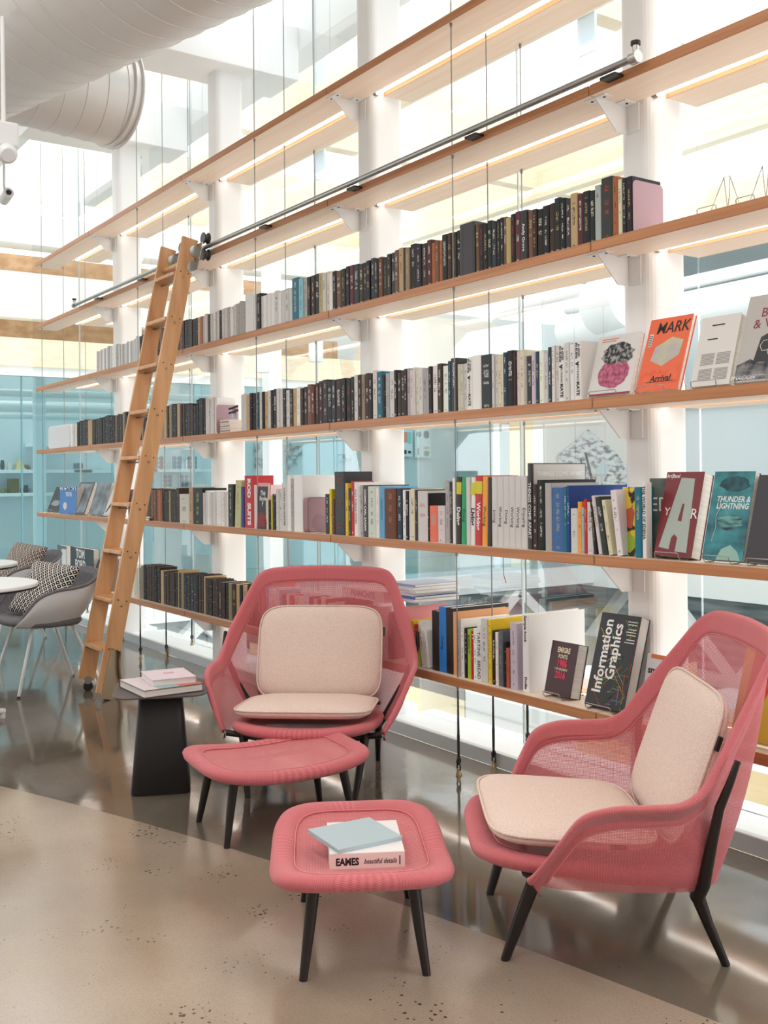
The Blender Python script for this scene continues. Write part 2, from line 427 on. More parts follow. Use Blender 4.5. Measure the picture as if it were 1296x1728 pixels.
# ------------------------------------------------------------------ ladder rail
root = thing('ladder_rail', 'dark steel ladder rail running along the second-highest shelf', 'rail', (0, 0, ZS[5]))
b = MB(); b.tube([(0.25, -0.05, 0.005), (-5.62, -0.05, 0.005)], 0.0125, 12); b.build('tube', STEEL, root)
for x in [0.13] + [-0.9 * i - 0.62 for i in range(6)]:
    b = MB(); b.box(x - 0.035, x + 0.035, -0.05, 0.0, -0.022, -0.012); b.build('rail_clip', BLACK, root)
for x, s in ((0.26, 1), (-5.63, -1)):
    b = MB(); b.tube([(x - s * 0.02, -0.05, 0.005), (x + s * 0.012, -0.05, 0.005)], 0.022, 14); b.tube([(x, -0.05, 0.005), (x, -0.05, 0.045)], 0.012, 10)
    e = b.build('end_stop', mat('nickel', (190, 188, 184), 0.25, 1.0), root)
    b = MB(); b.lathe([(0.017, 0.045), (0.017, 0.058)], 12, Matrix.Translation((x, -0.05, 0))); b.build('rubber_knob', BLACK, e)

# ------------------------------------------------------------------ ladder
def make_ladder():
    yb, yt, zt = -0.70, -0.135, 2.73
    root = thing('rolling_ladder', 'tall maple library ladder leaning on the steel shelf rail', 'ladder', (-3.35, yb, 0.0))
    d = Vector((0, yt - yb, zt)); Ld = d.length; ang = math.atan2(yt - yb, zt)
    M = Matrix.Rotation(-ang, 4, 'X')                     # local z runs up the stringer
    for sx in (-0.165, 0.165):
        b = MB(); zb = 0.05 if sx < 0 else 0.02
        b.box(sx - 0.012, sx + 0.012, -0.05, 0.05, zb + 0.02, Ld, M); st = b.build('stringer', LADDER, root, bevel=0.004)
        # top rollers
        for i, zc in enumerate((Ld - 0.045, Ld - 0.175)):
            Mc = Matrix.Translation((sx + 0.035, 0.652, (2.735, 2.635)[i])) @ Matrix.Rotation(R(90), 4, 'X')
            b = MB(); b.lathe([(0.034, -0.020), (0.036, -0.014), (0.026, -0.005), (0.026, 0.005), (0.036, 0.014), (0.034, 0.020)], 20, Mc); b.build('roller_wheel', DSTEEL, root)
        b = MB()
        Ms = M @ Matrix.Translation((sx + 0.0125, 0, 0)) @ Matrix.Rotation(R(90), 4, 'Z') @ Matrix.Rotation(R(90), 4, 'X')
        pts = []
        for i in range(9):
            t = R(90 + 180 * i / 8); pts.append((0.052 + 0.046 * math.cos(t), Ld - 0.07 + 0.04 * math.sin(t)))
        for i in range(9):
            t = R(90 + 180 * i / 8); pts.append((0.052 + 0.046 * math.cos(t), Ld - 0.17 + 0.04 * math.sin(t)))
        pts += [(0.058, Ld - 0.21), (0.058, Ld - 0.03)]
        b.prism(pts, 0, 0.003, Ms); b.box(sx - 0.01, sx + 0.075, 0.051, 0.056, Ld - 0.19, Ld - 0.02, M); b.build('roller_plate', mat('nickel', (190, 188, 184), 0.25, 1.0), root)
        # foot wheel and guard
        Mw = M @ Matrix.Translation((sx, 0.02, 0.032)) @ Matrix.Rotation(R(90), 4, 'Y')
        b = MB(); b.lathe([(0.028, -0.011), (0.030, -0.006), (0.030, 0.006), (0.028, 0.011)], 16, Mw); b.build('foot_wheel', BLACK, root)
        if sx > 0:
            b = MB(); g = []
            prof = [(-0.012, 0.30), (0.03, 0.29), (0.035, 0.24), (0.05, 0.17), (0.075, 0.11), (0.085, 0.03), (0.08, 0.012)]
            for px, pz in prof: g.append([M @ Vector((sx + 0.0125, px, pz)), M @ Vector((sx + 0.055, px + 0.004, pz))])
            b.grid(g, smooth=True)
            side = [M @ Vector((sx + 0.0125, px, pz)) for px, pz in prof] + [M @ Vector((sx + 0.0125, -0.02, 0.012))]
            b.add(side, [tuple(range(len(side)))])
            gd = b.build('wheel_guard', mat('bronze_guard', (176, 158, 132), 0.3, 0.9), root)
            so = gd.modifiers.new('solid', 'SOLIDIFY'); so.thickness = 0.003
        else:
            b = MB(); b.lathe([(0.024, 0), (0.024, 0.004)], 14, M @ Matrix.Translation((sx + 0.0125, 0.01, 0.07)) @ Matrix.Rotation(R(90), 4, 'Y')); b.build('wheel_guard', STEEL, root)
        # bolts and treads
    n = 9
    for i in range(n):
        z = 0.285 + i * 0.2785
        y = z * math.tan(ang); zz = z
        b = MB(); b.box(-0.154, 0.154, y - 0.058, y + 0.05, zz - 0.011, zz + 0.011); b.build('tread', LADDER, root, bevel=0.004)
        b = MB(); b.tube([(-0.154, y, zz - 0.026), (0.154, y, zz - 0.026)], 0.005, 8); b.build('tie_rod', STEEL, root)
        P = M.inverted() @ Vector((0, y, zz))
        for sx in (-0.165, 0.165):
            for dy, dz, rr in ((0.0, -0.026, 0.008), (-0.024, 0.004, 0.004), (0.026, 0.004, 0.004)):
                Mb = M @ Matrix.Translation((sx + 0.012, P.y + dy, P.z + dz)) @ Matrix.Rotation(R(90), 4, 'Y')
                b = MB(); b.lathe([(rr, -0.001), (rr, 0.002), (rr * 0.6, 0.004)], 10, Mb); b.build('bolt', BRASS if rr > 0.005 else DSTEEL, root)
    zc = Ld - 0.15; 
    b = MB(); b.tube([M @ Vector((-0.154, 0, zc)), M @ Vector((0.154, 0, zc))], 0.017, 12); b.build('top_dowel', LADDER, root)
    return root
make_ladder()

# ------------------------------------------------------------------ air ducts under the ceiling
DUCT = mat('duct_white', (226, 224, 222), 0.35, 0.15)
def duct(name, label, p0, p1, rad, pitch, seam_r, flange=False):
    p0, p1 = Vector(p0), Vector(p1); d = (p1 - p0); Ld = d.length
    root = thing(name, label, 'duct', p0, 0, 'white spiral air ducts')
    Mq = d.to_track_quat('Z', 'Y').to_matrix().to_4x4()
    b = MB(); b.lathe([(rad, 0), (rad, Ld)], 64, Mq); b.build('pipe', DUCT, root)
    b = MB(); n = int(Ld / pitch)
    turns = []
    for i in range(n * 48): 
        t = i / 48; a = 2 * PI * t; turns.append(Mq @ Vector((rad * math.cos(a), rad * math.sin(a), t * pitch)))
    b.tube(turns, seam_r, 4); b.build('spiral_seam', DUCT, root)
    if flange:
        for z in (Ld - 0.012, Ld - 0.06):
            b = MB(); b.lathe([(rad + 0.002, z - 0.008), (rad + 0.014, z - 0.006), (rad + 0.014, z + 0.006), (rad + 0.002, z + 0.008)], 64, Mq); b.build('flange', DUCT, root)
    return root

def duct_from_edge(q0, q1, z, rad):
    """axis of a pipe whose lower outline runs through two picture points at height z"""
    a, c = at(*q0, 2, z), at(*q1, 2, z)
    ax = (c - a).normalized(); v = (a + c) / 2 - Vector((CX, CY, CZ))
    n = ax.cross(v).normalized()
    if n.z < 0: n = -n
    return a + n * rad, c + n * rad
p, q = duct_from_edge((450, 5), (0, 205), 3.3, 0.46)
d = (q - p)
duct('air_duct', 'large white spiral air duct crossing the upper left corner', q + d * 0.9, p - d * 0.45, 0.46, 0.155, 0.005)
p, q = duct_from_edge((190, 243), (30, 205), 3.36, 0.28)
d = (q - p)
duct('air_duct', 'shorter white air duct with a flanged open end behind the large one', q + d * 1.2, p, 0.30, 0.13, 0.004, True)

# ------------------------------------------------------------------ the room around: left end ceiling, lamp and camera
b = MB(); b.box(-8.6, 6.0, -7.0, -0.1, COL_TOP + 0.75, COL_TOP + 0.95)
struct(b.build('ceiling', WHITE))
struct(MB().box(-8.6, 6.0, -7.15, -7.0, 0, COL_TOP + 0.75).build('wall_back', WHITE))
struct(MB().box(6.0, 6.15, -7.15, 0.5, 0, COL_TOP + 0.75).build('wall_right', WHITE))
root = thing('ceiling_projector', 'small white fixture under the duct at the left edge', 'fixture', at(8, 232, 1, -1.5))
b = MB(); b.box(-0.07, 0.05, -0.05, 0.05, -0.05, 0.06); b.build('housing', WHITE_STEEL, root, bevel=0.01)
b = MB(); b.lathe([(0.04, 0.0), (0.045, 0.05), (0.03, 0.07)], 16, Matrix.Translation((0.0, 0.0, -0.06)) @ Matrix.Rotation(R(120), 4, 'Y')); b.build('lens_barrel', WHITE_STEEL, root)
b = MB(); b.tube([(-0.02, 0, 0.06), (-0.02, 0, 0.55)], 0.01, 8); b.build('drop_rod', WHITE_STEEL, root)
root = thing('ceiling_spotlight', 'small white spotlight head at the left edge below the duct', 'spotlight', at(6, 338, 1, -0.9))
b = MB(); b.lathe([(0.035, 0), (0.035, 0.13)], 16, Matrix.Rotation(R(80), 4, 'Y')); b.build('lamp_head', WHITE_STEEL, root)
b = MB(); b.tube([(0.05, 0, 0), (0.02, 0, 0.1), (0.02, 0, 0.5)], 0.009, 8); b.build('stem', WHITE_STEEL, root)
b = MB(); b.lathe([(0.018, 0.131), (0.018, 0.136)], 12, Matrix.Rotation(R(80), 4, 'Y')); b.build('lens', INK, root)

# ------------------------------------------------------------------ atrium beyond the glass
XF, YO = -11.0, 11.4                      # far side, opposite side
FZ = -0.36                                # floor level over there
AW = mat('atrium_white', (236, 240, 240), 0.5)
AWG = mat('atrium_grey', (206, 214, 214), 0.6)
BROWN = noise_mat('brown_ply', (206, 170, 132), (182, 142, 104), (1, 6, 12), 0.6, 3)
b = MB(); b.box(-16, XF, -6, YO + 4, FZ - 0.05, FZ); b.box(XF, 8, YO, YO + 4, FZ - 0.05, FZ); struct(b.build('floor', mat('far_floor', (196, 190, 176), 0.4)))
b = MB(); b.box(XF - 0.2, XF + 0.12, -6, YO - 0.12, FZ - 0.36, FZ + 0.03); b.box(XF - 0.2, 8, YO - 0.12, YO + 0.2, FZ - 0.42, FZ + 0.03); struct(b.build('trim_2', AW))
struct(MB().box(-14.2, -14.0, -6, YO + 4, FZ, 4.6).build('wall_far', mat('far_room_wall', (206, 214, 216), 0.6)))
struct(MB().box(-14, 8, YO + 2.4, YO + 2.6, FZ, 6.0).build('wall_opposite', mat('opposite_wall', (222, 232, 236), 0.6)))
# glass front of the far rooms, pane by pane
root = link('window_7', None); root['kind'] = 'structure'
yy = -5.0
while yy < 9.0:
    b = MB(); b.box(XF - 0.01, XF + 0.01, yy + 0.01, yy + 1.19, FZ + 0.03, 2.62); b.build('pane', TEAL, root)
    b = MB(); b.box(XF - 0.012, XF + 0.012, yy - 0.008, yy + 0.008, FZ + 0.03, 2.62); b.build('pane_joint', mat('teal_joint', (90, 140, 150), 0.4), root)
    yy += 1.2
b = MB(); b.box(XF - 0.08, XF + 0.06, -6, 9.0, 2.62, 2.74); b.build('window_frame', AW, root)
# bands above the glass
struct(MB().box(XF - 0.15, XF + 0.1, -6, 6.3, 2.74, 3.10).build('trim_3', PLY))
struct(MB().box(XF - 0.9, XF - 0.75, -6, 6.3, 3.0, 3.5).build('wall_recess_lower', BROWN))
struct(MB().box(XF - 0.15, XF + 0.1, -6, 5.2, 3.36, 3.95).build('trim_4', mat('cream_panel', (240, 236, 226), 0.6)))
struct(MB().box(XF - 0.9, XF - 0.75, -6, 5.2, 3.9, 4.35).build('wall_recess_upper', BROWN))
struct(MB().box(XF - 0.3, XF + 0.1, -6, 6.3, 4.32, 4.7).build('trim_5', AW))
struct(MB().box(XF - 0.2, XF + 0.1, 6.3, 9.0, 2.74, 3.9).build('wall_far_upper', mat('pale_cream_wall', (232, 228, 218), 0.6)))
struct(MB().box(XF - 0.15, XF, 9.0, YO + 2.4, FZ, 2.74).build('wall_far_white', mat('warm_white_wall', (226, 222, 216), 0.6)))
struct(MB().box(XF - 0.3, XF, 9.0, YO + 2.4, 2.74, 4.0).build('wall_far_bluish', mat('bluish_wall', (210, 222, 226), 0.6)))
struct(MB().box(XF, -6.9, YO + 2.3, YO + 2.39, 2.55, 4.4).build('wall_opposite_grey', mat('bluish_grey_wall', (186, 198, 202), 0.6)))
struct(MB().box(XF - 0.02, XF + 0.04, 8.98, 9.1, FZ, 2.7).build('trim_6', AW))
struct(MB().box(XF - 0.005, XF + 0.03, 9.35, 9.9, FZ, 2.7).build('door_1', noise_mat('door_ply', (236, 218, 176), (226, 206, 160), (3, 3, 1), 0.6)))
for y in (-2.2, 1.35, 4.55, 6.3):
    b = MB(); b.box(*((XF - 0.5, XF - 0.36, y - 0.07, y + 0.07) if y == 1.35 else (XF + 0.1, XF + 0.32, y - 0.11, y + 0.11)), FZ, 4.6 if y != 1.35 else 2.7)
    o = b.build('atrium_post', AW, bevel=0.01)
    tag(o, {-2.2: 'slim white post beyond the left picture edge', 1.35: 'white post in front of the far teal glass at the left end of the shelves', 4.55: 'white post in front of the far glass between two columns', 6.3: 'white post at the right end of the far cream band'}[y], 'post')
# white truss hung under the far floor edge
def bar(m, p, q, r): m.box(-r, r, -r, r, 0, (Vector(q) - Vector(p)).length, Matrix.Translation(p) @ (Vector(q) - Vector(p)).to_track_quat('Z', 'Y').to_matrix().to_4x4()); return m
root = thing('bridge_truss', 'white steel truss under the far floor edge, seen below the shelves', 'truss', (XF, 2, FZ - 0.4))
bar(MB(), (0, -6, -1.25), (0, YO - 2.2, -1.25), 0.11).build('bottom_chord', AW, root)
y = -6.0; up = False; 
while y < YO - 1.7:
    a = (0, y, -1.25 if not up else 0); c = (0, y + 1.5, 0 if not up else -1.25)
    bar(MB(), a, c, 0.09).build('diagonal', AW, root); up = not up; y += 1.5
root = thing('bridge_truss', 'white steel truss under the opposite floor edge, right of the nearest column', 'truss', (-10.5, YO, FZ - 0.45))
bar(MB(), (0, 0, -1.3), (14, 0, -1.3), 0.10).build('bottom_chord', AW, root)
x = 0.0; up = False
while x < 12:
    bar(MB(), (x, 0, -1.3 if not up else 0), (x + 1.3, 0, 0 if not up else -1.3), 0.07).build('diagonal', AW, root); up = not up; x += 1.3
# glass balustrade along the far edge
root = thing('glass_balustrade', 'pale blue glass balustrade along the far floor edge', 'balustrade', (XF + 0.14, 0, FZ - 0.02))
y = 2.2
while y < YO - 0.4:
    MB().box(0, 0.012, y + 0.01, y + 1.39, 0, 0.34).build('glass_panel', RAILGLASS, root)
    y += 1.4
struct(MB().box(-9.4, 8, 9.0, YO + 2.3, 4.4, 4.6).build('ceiling', mat('grey_blue_ceiling', (158, 172, 176), 0.6)))
for k, (z, r_, x_) in enumerate(((2.45, 0.05, -12.2), (2.3, 0.08, -12.8), (2.1, 0.04, -11.8), (2.5, 0.03, -13.2))):
    o = MB().tube([(x_, -4, z), (x_, 8.6, z + 0.12)], r_, 10).build('ceiling_pipe', AW); tag(o, '%s white pipe under the ceiling of the far teal room' % ('thin', 'fat', 'narrow', 'rearmost thin')[k], 'pipe', 'pipes in the teal room')
# lower floors of the atrium
SERV = noise_mat('dim_services', (120, 140, 146), (186, 200, 204), (0.5, 0.5, 7), 0.6, 5, lo=0.4, hi=0.62)
struct(MB().box(-14.5, -12.6, -6, YO + 2, -5, FZ - 0.06).build('wall_lower_far', SERV))
struct(MB().box(-14, 8, YO + 1.2, YO + 1.5, -5, FZ - 0.06).build('wall_lower_opposite', SERV))
struct(MB().box(-16, 8, 0.6, YO + 4, -5.1, -5).build('floor', mat('lower_floor', (222, 226, 226), 0.5)))
BEIGE = mat('beige_wall', (222, 208, 172), 0.6)
root = thing('lower_block', 'beige walled block on the lower floor seen under the shelf', 'building', (-8.6, 5.2, -5))
MB().box(-1.9, 2.9, -1.2, 2.5, 0, 3.95).build('wall', BEIGE, root); MB().box(-1.9, 2.9, -1.2, 2.5, 3.95, 4.05).build('roof_deck', mat('dark_deck', (120, 112, 102), 0.6), root)
root = thing('lower_block', 'light grey wall of the lower floor right of the beige block', 'building', (-4.3, 5.2, -5))
MB().box(-1.38, 1.8, -1.2, 0.6, 0, 4.05).build('wall', mat('light_grey_wall', (206, 206, 202), 0.6), root); MB().box(-1.38, 1.8, -1.2, 0.6, 4.05, 4.12).build('coping', AW, root)
root = thing('lower_block', 'tan plywood wall beyond the glass behind the nearest lounge chair', 'building', (0.4, 2.8, -5))
MB().box(-2.4, 3.2, -0.9, 0.6, 0, 4.72).build('wall', noise_mat('tan_ply', (206, 186, 146), (184, 160, 118), (1, 1, 3), 0.6), root); MB().box(-2.4, 3.2, -0.9, 0.6, 4.72, 4.76).build('coping', mat('pale_coping', (214, 222, 224), 0.5), root)
# roof of plywood beams under the sky
k = 0
for y in (4.2, 8.4, 12.6):
    root = thing('roof_beam', 'long plywood skylight beam, %s row out from the windows' % ONES[k + 1], 'roof beam', (0, y, 5.6), 0, 'plywood skylight beams'); k += 1
    MB().box(-16, 8, -0.04, 0.04, 0.0, 0.75).build('web', PLY, root); MB().box(-16, 8, -0.09, 0.09, -0.05, 0.0).build('flange', PLY, root)
for k, x in enumerate((0.4, -4.4, -9.2, -14.0)):
    root = thing('roof_beam', 'crosswise plywood skylight beam, %s from the right' % ONES[k + 1], 'roof beam', (x, 0, 5.75), 0, 'plywood skylight beams')
    MB().box(-0.05, 0.05, 1.2, 14, 0, 1.1).build('web', PLY, root); MB().box(-0.1, 0.1, 1.2, 14, -0.05, 0).build('flange', PLY, root)
for k, (x, y) in enumerate(((-4.4, 4.2), (0.4, 4.2), (-9.2, 4.2), (-4.4, 8.4))):
    o = MB().box(x + 0.12, x + 0.34, y + 0.10, y + 0.13, 5.2, 6.9).build('steel_plate', mat('pale_blue_steel', (196, 214, 226), 0.4, 0.2))
    tag(o, 'pale blue steel plate beside a roof beam crossing, %s of four' % ONES[k + 1], 'steel plate', 'roof beam plates')
# pipes and lamps hanging on the opposite side
for k, (ix, iy, dx) in enumerate(((950, 500, 1.6), (1230, 462, 3.0), (1230, 508, 3.0))):
    p = at(ix, iy, 1, (8.8, 8.8, 8.7)[k]); o = MB().tube([p + Vector((-dx, 0, -0.05)), p + Vector((dx, 0, 0.05))], (0.10, 0.09, 0.24)[k], 16).build('white_pipe', AW)
    tag(o, ['thin white pipe hanging in the atrium left of the nearest column', 'thin white pipe hanging in the atrium right of the nearest column', 'fat white duct hanging in the atrium right of the nearest column'][k], 'pipe')
o = MB().tube([at(1010, 520, 1, 8.6), at(1062, 505, 1, 8.6)], 0.42, 24).build('white_duct', AW); tag(o, 'large white duct end in the atrium left of the nearest column', 'duct')
for k, (ix, iy) in enumerate(((703, 603), (533, 585), (444, 605))):
    p = at(ix, iy, 1, (8.4, 4.2, 4.2)[k])
    root = thing('pendant_lamp', ['white cylinder pendant lamp right of the middle column', 'white cylinder pendant lamp left of the middle column', 'white pendant lamp above the far teal room'][k], 'lamp', p, 0, 'atrium pendant lamps')
    MB().lathe([(0.09, -0.2), (0.095, -0.19), (0.095, 0.14), (0.08, 0.16)], 16).build('shade', AW, root); MB().tube([(0, 0, 0.14), (0, 0, 5.9 - p.z)], 0.008, 6).build('rod', AW, root)

# ------------------------------------------------------------------ things in the far room
def far(ix, iy): return at(ix, iy, 0, -13.75)
POST = mat('poster_paper', (214, 222, 222), 0.7)
for k, (x0, x1, iy) in enumerate(((-40, 150, 793), (-40, 150, 833), (50, 120, 748), (230, 350, 792), (120, 260, 793))):
    a, c = far(x0, iy), far(x1, iy)
    o = MB().box(-13.98, -13.6, a.y, c.y, a.z - 0.05, a.z).build('far_wall_shelf', AW)
    tag(o, ['long white shelf in the teal room holding vessels, upper', 'long white shelf in the teal room holding vessels, lower', 'short white shelf in the teal room above the vessels', 'white shelf under the dotted sample sheets', 'white shelf in the teal room behind the ladder'][k], 'shelf', 'white shelves in the teal room')
VS = [(4, 793, 8, 17, (60, 70, 84), 'dark blue jar'), (16, 793, 9, 13, (214, 212, 206), 'white pot'), (25, 793, 6, 10, (170, 176, 176), 'grey cup'), (33, 793, 19, 20, (222, 196, 130), 'yellow pyramid'), (43, 793, 14, 9, (120, 92, 74), 'brown bowl'), (54, 793, 9, 12, (180, 186, 186), 'grey vase'), (64, 793, 10, 15, (40, 46, 56), 'black block'), (132, 791, 14, 10, (70, 76, 84), 'dark flat box'),
      (5, 833, 12, 9, (120, 128, 80), 'green dish'), (22, 833, 16, 26, (104, 96, 40), 'olive box'), (26, 833, 7, 13, (176, 172, 116), 'pale green beaker'), (37, 833, 7, 11, (130, 156, 130), 'sage cup'), (44, 833, 9, 15, (50, 54, 58), 'dark bottle'), (52, 833, 6, 10, (150, 160, 160), 'grey tumbler')]
for k, (ix, iy, wpx, hpx, c, nm) in enumerate(VS):
    p = far(ix, iy); s = 15.5 / FPX; rr = wpx * s / 2; hh = hpx * s; m = mat('vessel_%d' % k, c, 0.5)
    if 'pyramid' in nm: b = MB().add([(-rr, -rr, 0), (rr, -rr, 0), (rr, rr, 0), (-rr, rr, 0), (0, 0, hh)], [(0, 3, 2, 1), (0, 1, 4), (1, 2, 4), (2, 3, 4), (3, 0, 4)])
    elif 'box' in nm or 'block' in nm: b = MB().box(-rr * 0.7, rr * 0.7, -rr, rr, 0, hh)
    else: b = MB().lathe([(rr * 0.7, 0), (rr, hh * 0.35), (rr * 0.8, hh * 0.8), (rr * 0.6, hh)], 14)
    o = b.build(nm.replace(' ', '_'), m); o.location = p; o.rotation_euler = (0, 0, 0.3)
    tag(o, '%s on a white shelf in the far teal room' % nm, nm.split()[-1], 'vessels in the teal room')
def poster(x0, x1, y0, y1, label, c=(214, 222, 222)):
    a = far(x0, y1); e = far(x1, y0)
    root = thing('wall_poster', label, 'poster', (-13.97, a.y, a.z), 0, 'sheets pinned up in the far rooms')
    W, H = e.y - a.y, e.z - a.z
    MB().box(0, 0.012, 0, W, 0, H).build('sheet', mat('paper_%d_%d_%d' % c, c, 0.7), root)
    return root, W, H
for k, (x0, cols) in enumerate(((265, (150, 96, 84)), (296, (90, 130, 150)), (322, (40, 52, 64)))):
    root, W, H = poster(x0, x0 + 21, 769, 792, 'sample sheet with %s dots left of the column by the ladder' % ('rust', 'blue grey', 'black')[k])
    for i in range(2):
        for j in range(3):
            MB().lathe([(0.045, 0.012), (0.045, 0.016)], 10, Matrix.Translation((0, W * (0.3 + 0.42 * i), H * (0.2 + 0.3 * j))) @ Matrix.Rotation(R(90), 4, 'Y')).build('dot', mat('dot_%d' % k, cols, 0.6), root)
for k, x0 in enumerate((282, 310)):
    root, W, H = poster(x0, x0 + 18, 800, 823, 'lower sample sheet with grey dots, %s of two' % ('left', 'right')[k])
    for i in range(2):
        for j in range(3): MB().lathe([(0.04, 0.012), (0.04, 0.016)], 10, Matrix.Translation((0, W * (0.3 + 0.42 * i), H * (0.2 + 0.3 * j))) @ Matrix.Rotation(R(90), 4, 'Y')).build('dot', mat('dot_grey', (110, 124, 128), 0.6), root)
PIN = noise_mat('pinned_print', (200, 214, 216), (84, 104, 112), (9, 9, 9), 0.7, 6, lo=0.42, hi=0.56)
for k, (x0, x1, y0, y1) in enumerate(((440, 456, 746, 766), (440, 455, 772, 790), (484, 502, 748, 762), (494, 512, 768, 786), (505, 520, 752, 770), (486, 500, 786, 796), (582, 603, 766, 777))):
    a, e = far(x0, y1), far(x1, y0)
    o = MB().box(-13.98, -13.965, a.y, e.y, a.z, e.z).build('pinned_picture', PIN)
    tag(o, ['tall grey print pinned up in the far room, leftmost of the cluster', 'grey print pinned below the leftmost print', 'small grey print pinned top centre of the cluster', 'large grey print pinned in the centre of the cluster', 'grey print pinned at the upper right of the cluster', 'low print with a teal patch pinned in the cluster', 'grey print pinned alone right of the white post'][k], 'picture', 'pictures pinned up in the far room')
def nearwall(ix, iy): return at(ix, iy, 0, XF + 0.02)
root = None
a, e = at(690, 772, 0, -13.9), at(708, 727, 0, -13.9)
for (x0, x1, y0, y1, lab, shapes) in ((690, 706, 726, 770, 'poster with coral and mint colour blocks', (((0.1, 0.55, 0.5, 0.95), (236, 150, 130)), ((0.55, 0.5, 0.9, 0.95), (150, 206, 200)), ((0.1, 0.1, 0.4, 0.25), (30, 40, 60)), ((0.55, 0.12, 0.85, 0.22), (40, 60, 90)))),
                                      (711, 737, 724, 772, 'poster with leaf and stone shapes', (((0.55, 0.68, 0.9, 0.95), (44, 58, 70)), ((0.1, 0.72, 0.4, 0.92), (90, 130, 120)), ((0.55, 0.3, 0.9, 0.4), (220, 160, 90)), ((0.55, 0.05, 0.9, 0.25), (60, 130, 100)), ((0.15, 0.08, 0.25, 0.35), (44, 58, 70))))):
    root, W, H = poster(x0, x1, y0, y1, lab + ' in the far room right of the middle column', (226, 232, 232))
    for q, ((u0_, v0_, u1_, v1_), c) in enumerate(shapes):
        n = 16; cx_, cz_ = (u0_ + u1_) / 2 * W, (v0_ + v1_) / 2 * H; rx_, rz_ = (u1_ - u0_) / 2 * W, (v1_ - v0_) / 2 * H
        sq = 'coral' in lab
        pl = [(rx_ * (abs(math.cos(t)) ** (0.2 if sq else 0.8)) * math.copysign(1, math.cos(t)), rz_ * (abs(math.sin(t)) ** (0.2 if sq else 0.8)) * math.copysign(1, math.sin(t))) for t in [2 * PI * i / n for i in range(n)]]
        MB().prism(pl, 0.012, 0.016, Matrix.Translation((0, cx_, cz_)) @ Matrix.Rotation(R(90), 4, 'Z') @ Matrix.Rotation(R(90), 4, 'X')).build('colour_shape', mat('shape_%d%d%d' % c, c, 0.6), root)
# big drawing on the white wall
a, e = nearwall(942, 830), nearwall(1058, 726)
DRAW = noise_mat('pencil_drawing', (220, 222, 222), (120, 122, 124), (6, 6, 14), 0.7, 8, lo=0.45, hi=0.62)
root = thing('wall_drawing', 'large grey pencil drawing on the white wall left of the nearest column', 'drawing', (XF + 0.02, a.y, a.z - 0.8))
W, H = e.y - a.y, e.z - a.z + 0.8
Mq = Matrix.Rotation(R(90), 4, 'Z') @ Matrix.Rotation(R(90), 4, 'X')
MB().prism([(0, 0), (W, 0), (W, H * 0.62), (W * 0.8, H * 0.8), (W * 0.42, H), (W * 0.2, H * 0.86), (0, H * 0.75)], 0, 0.015, Mq).build('sheet', DRAW, root)
MB().prism([(W * 0.36, H * 0.78), (W * 0.39, H * 0.78), (W * 0.62, H * 0.1), (W * 0.58, H * 0.1)], 0.015, 0.02, Mq).build('stick', INK, root)
MB().prism([(W * 0.30, H * 0.72), (W * 0.32, H * 0.72), (W * 0.42, H * 0.05), (W * 0.39, H * 0.05)], 0.015, 0.02, Mq).build('stick', INK, root)
MB().prism([(W * 0.50, H * 0.58), (W * 0.62, H * 0.72), (W * 0.72, H * 0.62), (W * 0.58, H * 0.46)], 0.015, 0.022, Mq).build('tile', mat('pale_tile', (196, 210, 214), 0.5), root)
o = MB().box(XF + 0.0, XF + 0.05, nearwall(845, 722).y, nearwall(858, 722).y, nearwall(845, 728).z, nearwall(845, 716).z).build('wall_switch', AW); tag(o, 'small white wall box below the third shelf', 'switch')
# ------------------------------------------------------------------ pink knitted lounge chairs
def knit(name, c1, c2, pitch, openness):
    m = mat(name, c1, 0.75, spec=0.2); n, l, b = nodes(m)
    uv = n.new('ShaderNodeUVMap'); s = n.new('ShaderNodeSeparateXYZ'); l.new(uv.outputs[0], s.inputs[0])
    M = lambda *a: math_node(n, l, *a)
    su = M('SINE', M('MULTIPLY', s.outputs[0], 2 * PI / pitch)); sv = M('SINE', M('MULTIPLY', s.outputs[1], 2 * PI / pitch))
    rib = M('MULTIPLY_ADD', su, 0.5, 0.5)
    mx = n.new('ShaderNodeMix'); mx.data_type = 'RGBA'; l.new(rib, mx.inputs[0])
    mx.inputs[6].default_value = (*lin(c1), 1); mx.inputs[7].default_value = (*lin(c2), 1); l.new(mx.outputs[2], b.inputs['Base Color'])
    b.inputs['Sheen Weight'].default_value = 0.25; b.inputs['Sheen Roughness'].default_value = 0.4
    bp = n.new('ShaderNodeBump'); bp.inputs['Strength'].default_value = 0.35; bp.inputs['Distance'].default_value = 0.002
    l.new(M('MULTIPLY', su, sv), bp.inputs['Height']); l.new(bp.outputs[0], b.inputs['Normal'])
    if openness:
        hole = n.new('ShaderNodeMapRange'); l.new(M('ADD', M('ABSOLUTE', su), M('ABSOLUTE', sv)), hole.inputs['Value'])
        hole.inputs['From Min'].default_value = 2 - openness - 0.12; hole.inputs['From Max'].default_value = 2 - openness + 0.12
        hole.inputs['To Min'].default_value = 1.0; hole.inputs['To Max'].default_value = 0.0
        l.new(hole.outputs[0], b.inputs['Alpha'])
    return m
KNIT = knit('pink_knit', (205, 106, 112), (216, 121, 126), 0.006, 0)
SHEER = knit('pink_knit_sheer', (204, 98, 104), (220, 122, 126), 0.008, 0.34)
SHEER_SEAT = knit('pink_knit_seat', (206, 106, 112), (226, 138, 140), 0.008, 0.16)
CUSH = noise_mat('cream_pink_wool', (238, 218, 206), (221, 195, 182), (330, 330, 330), 0.9, 1, 0.1, 0.5)
DARK = mat('chocolate_metal', (42, 33, 31), 0.38, 0.3)

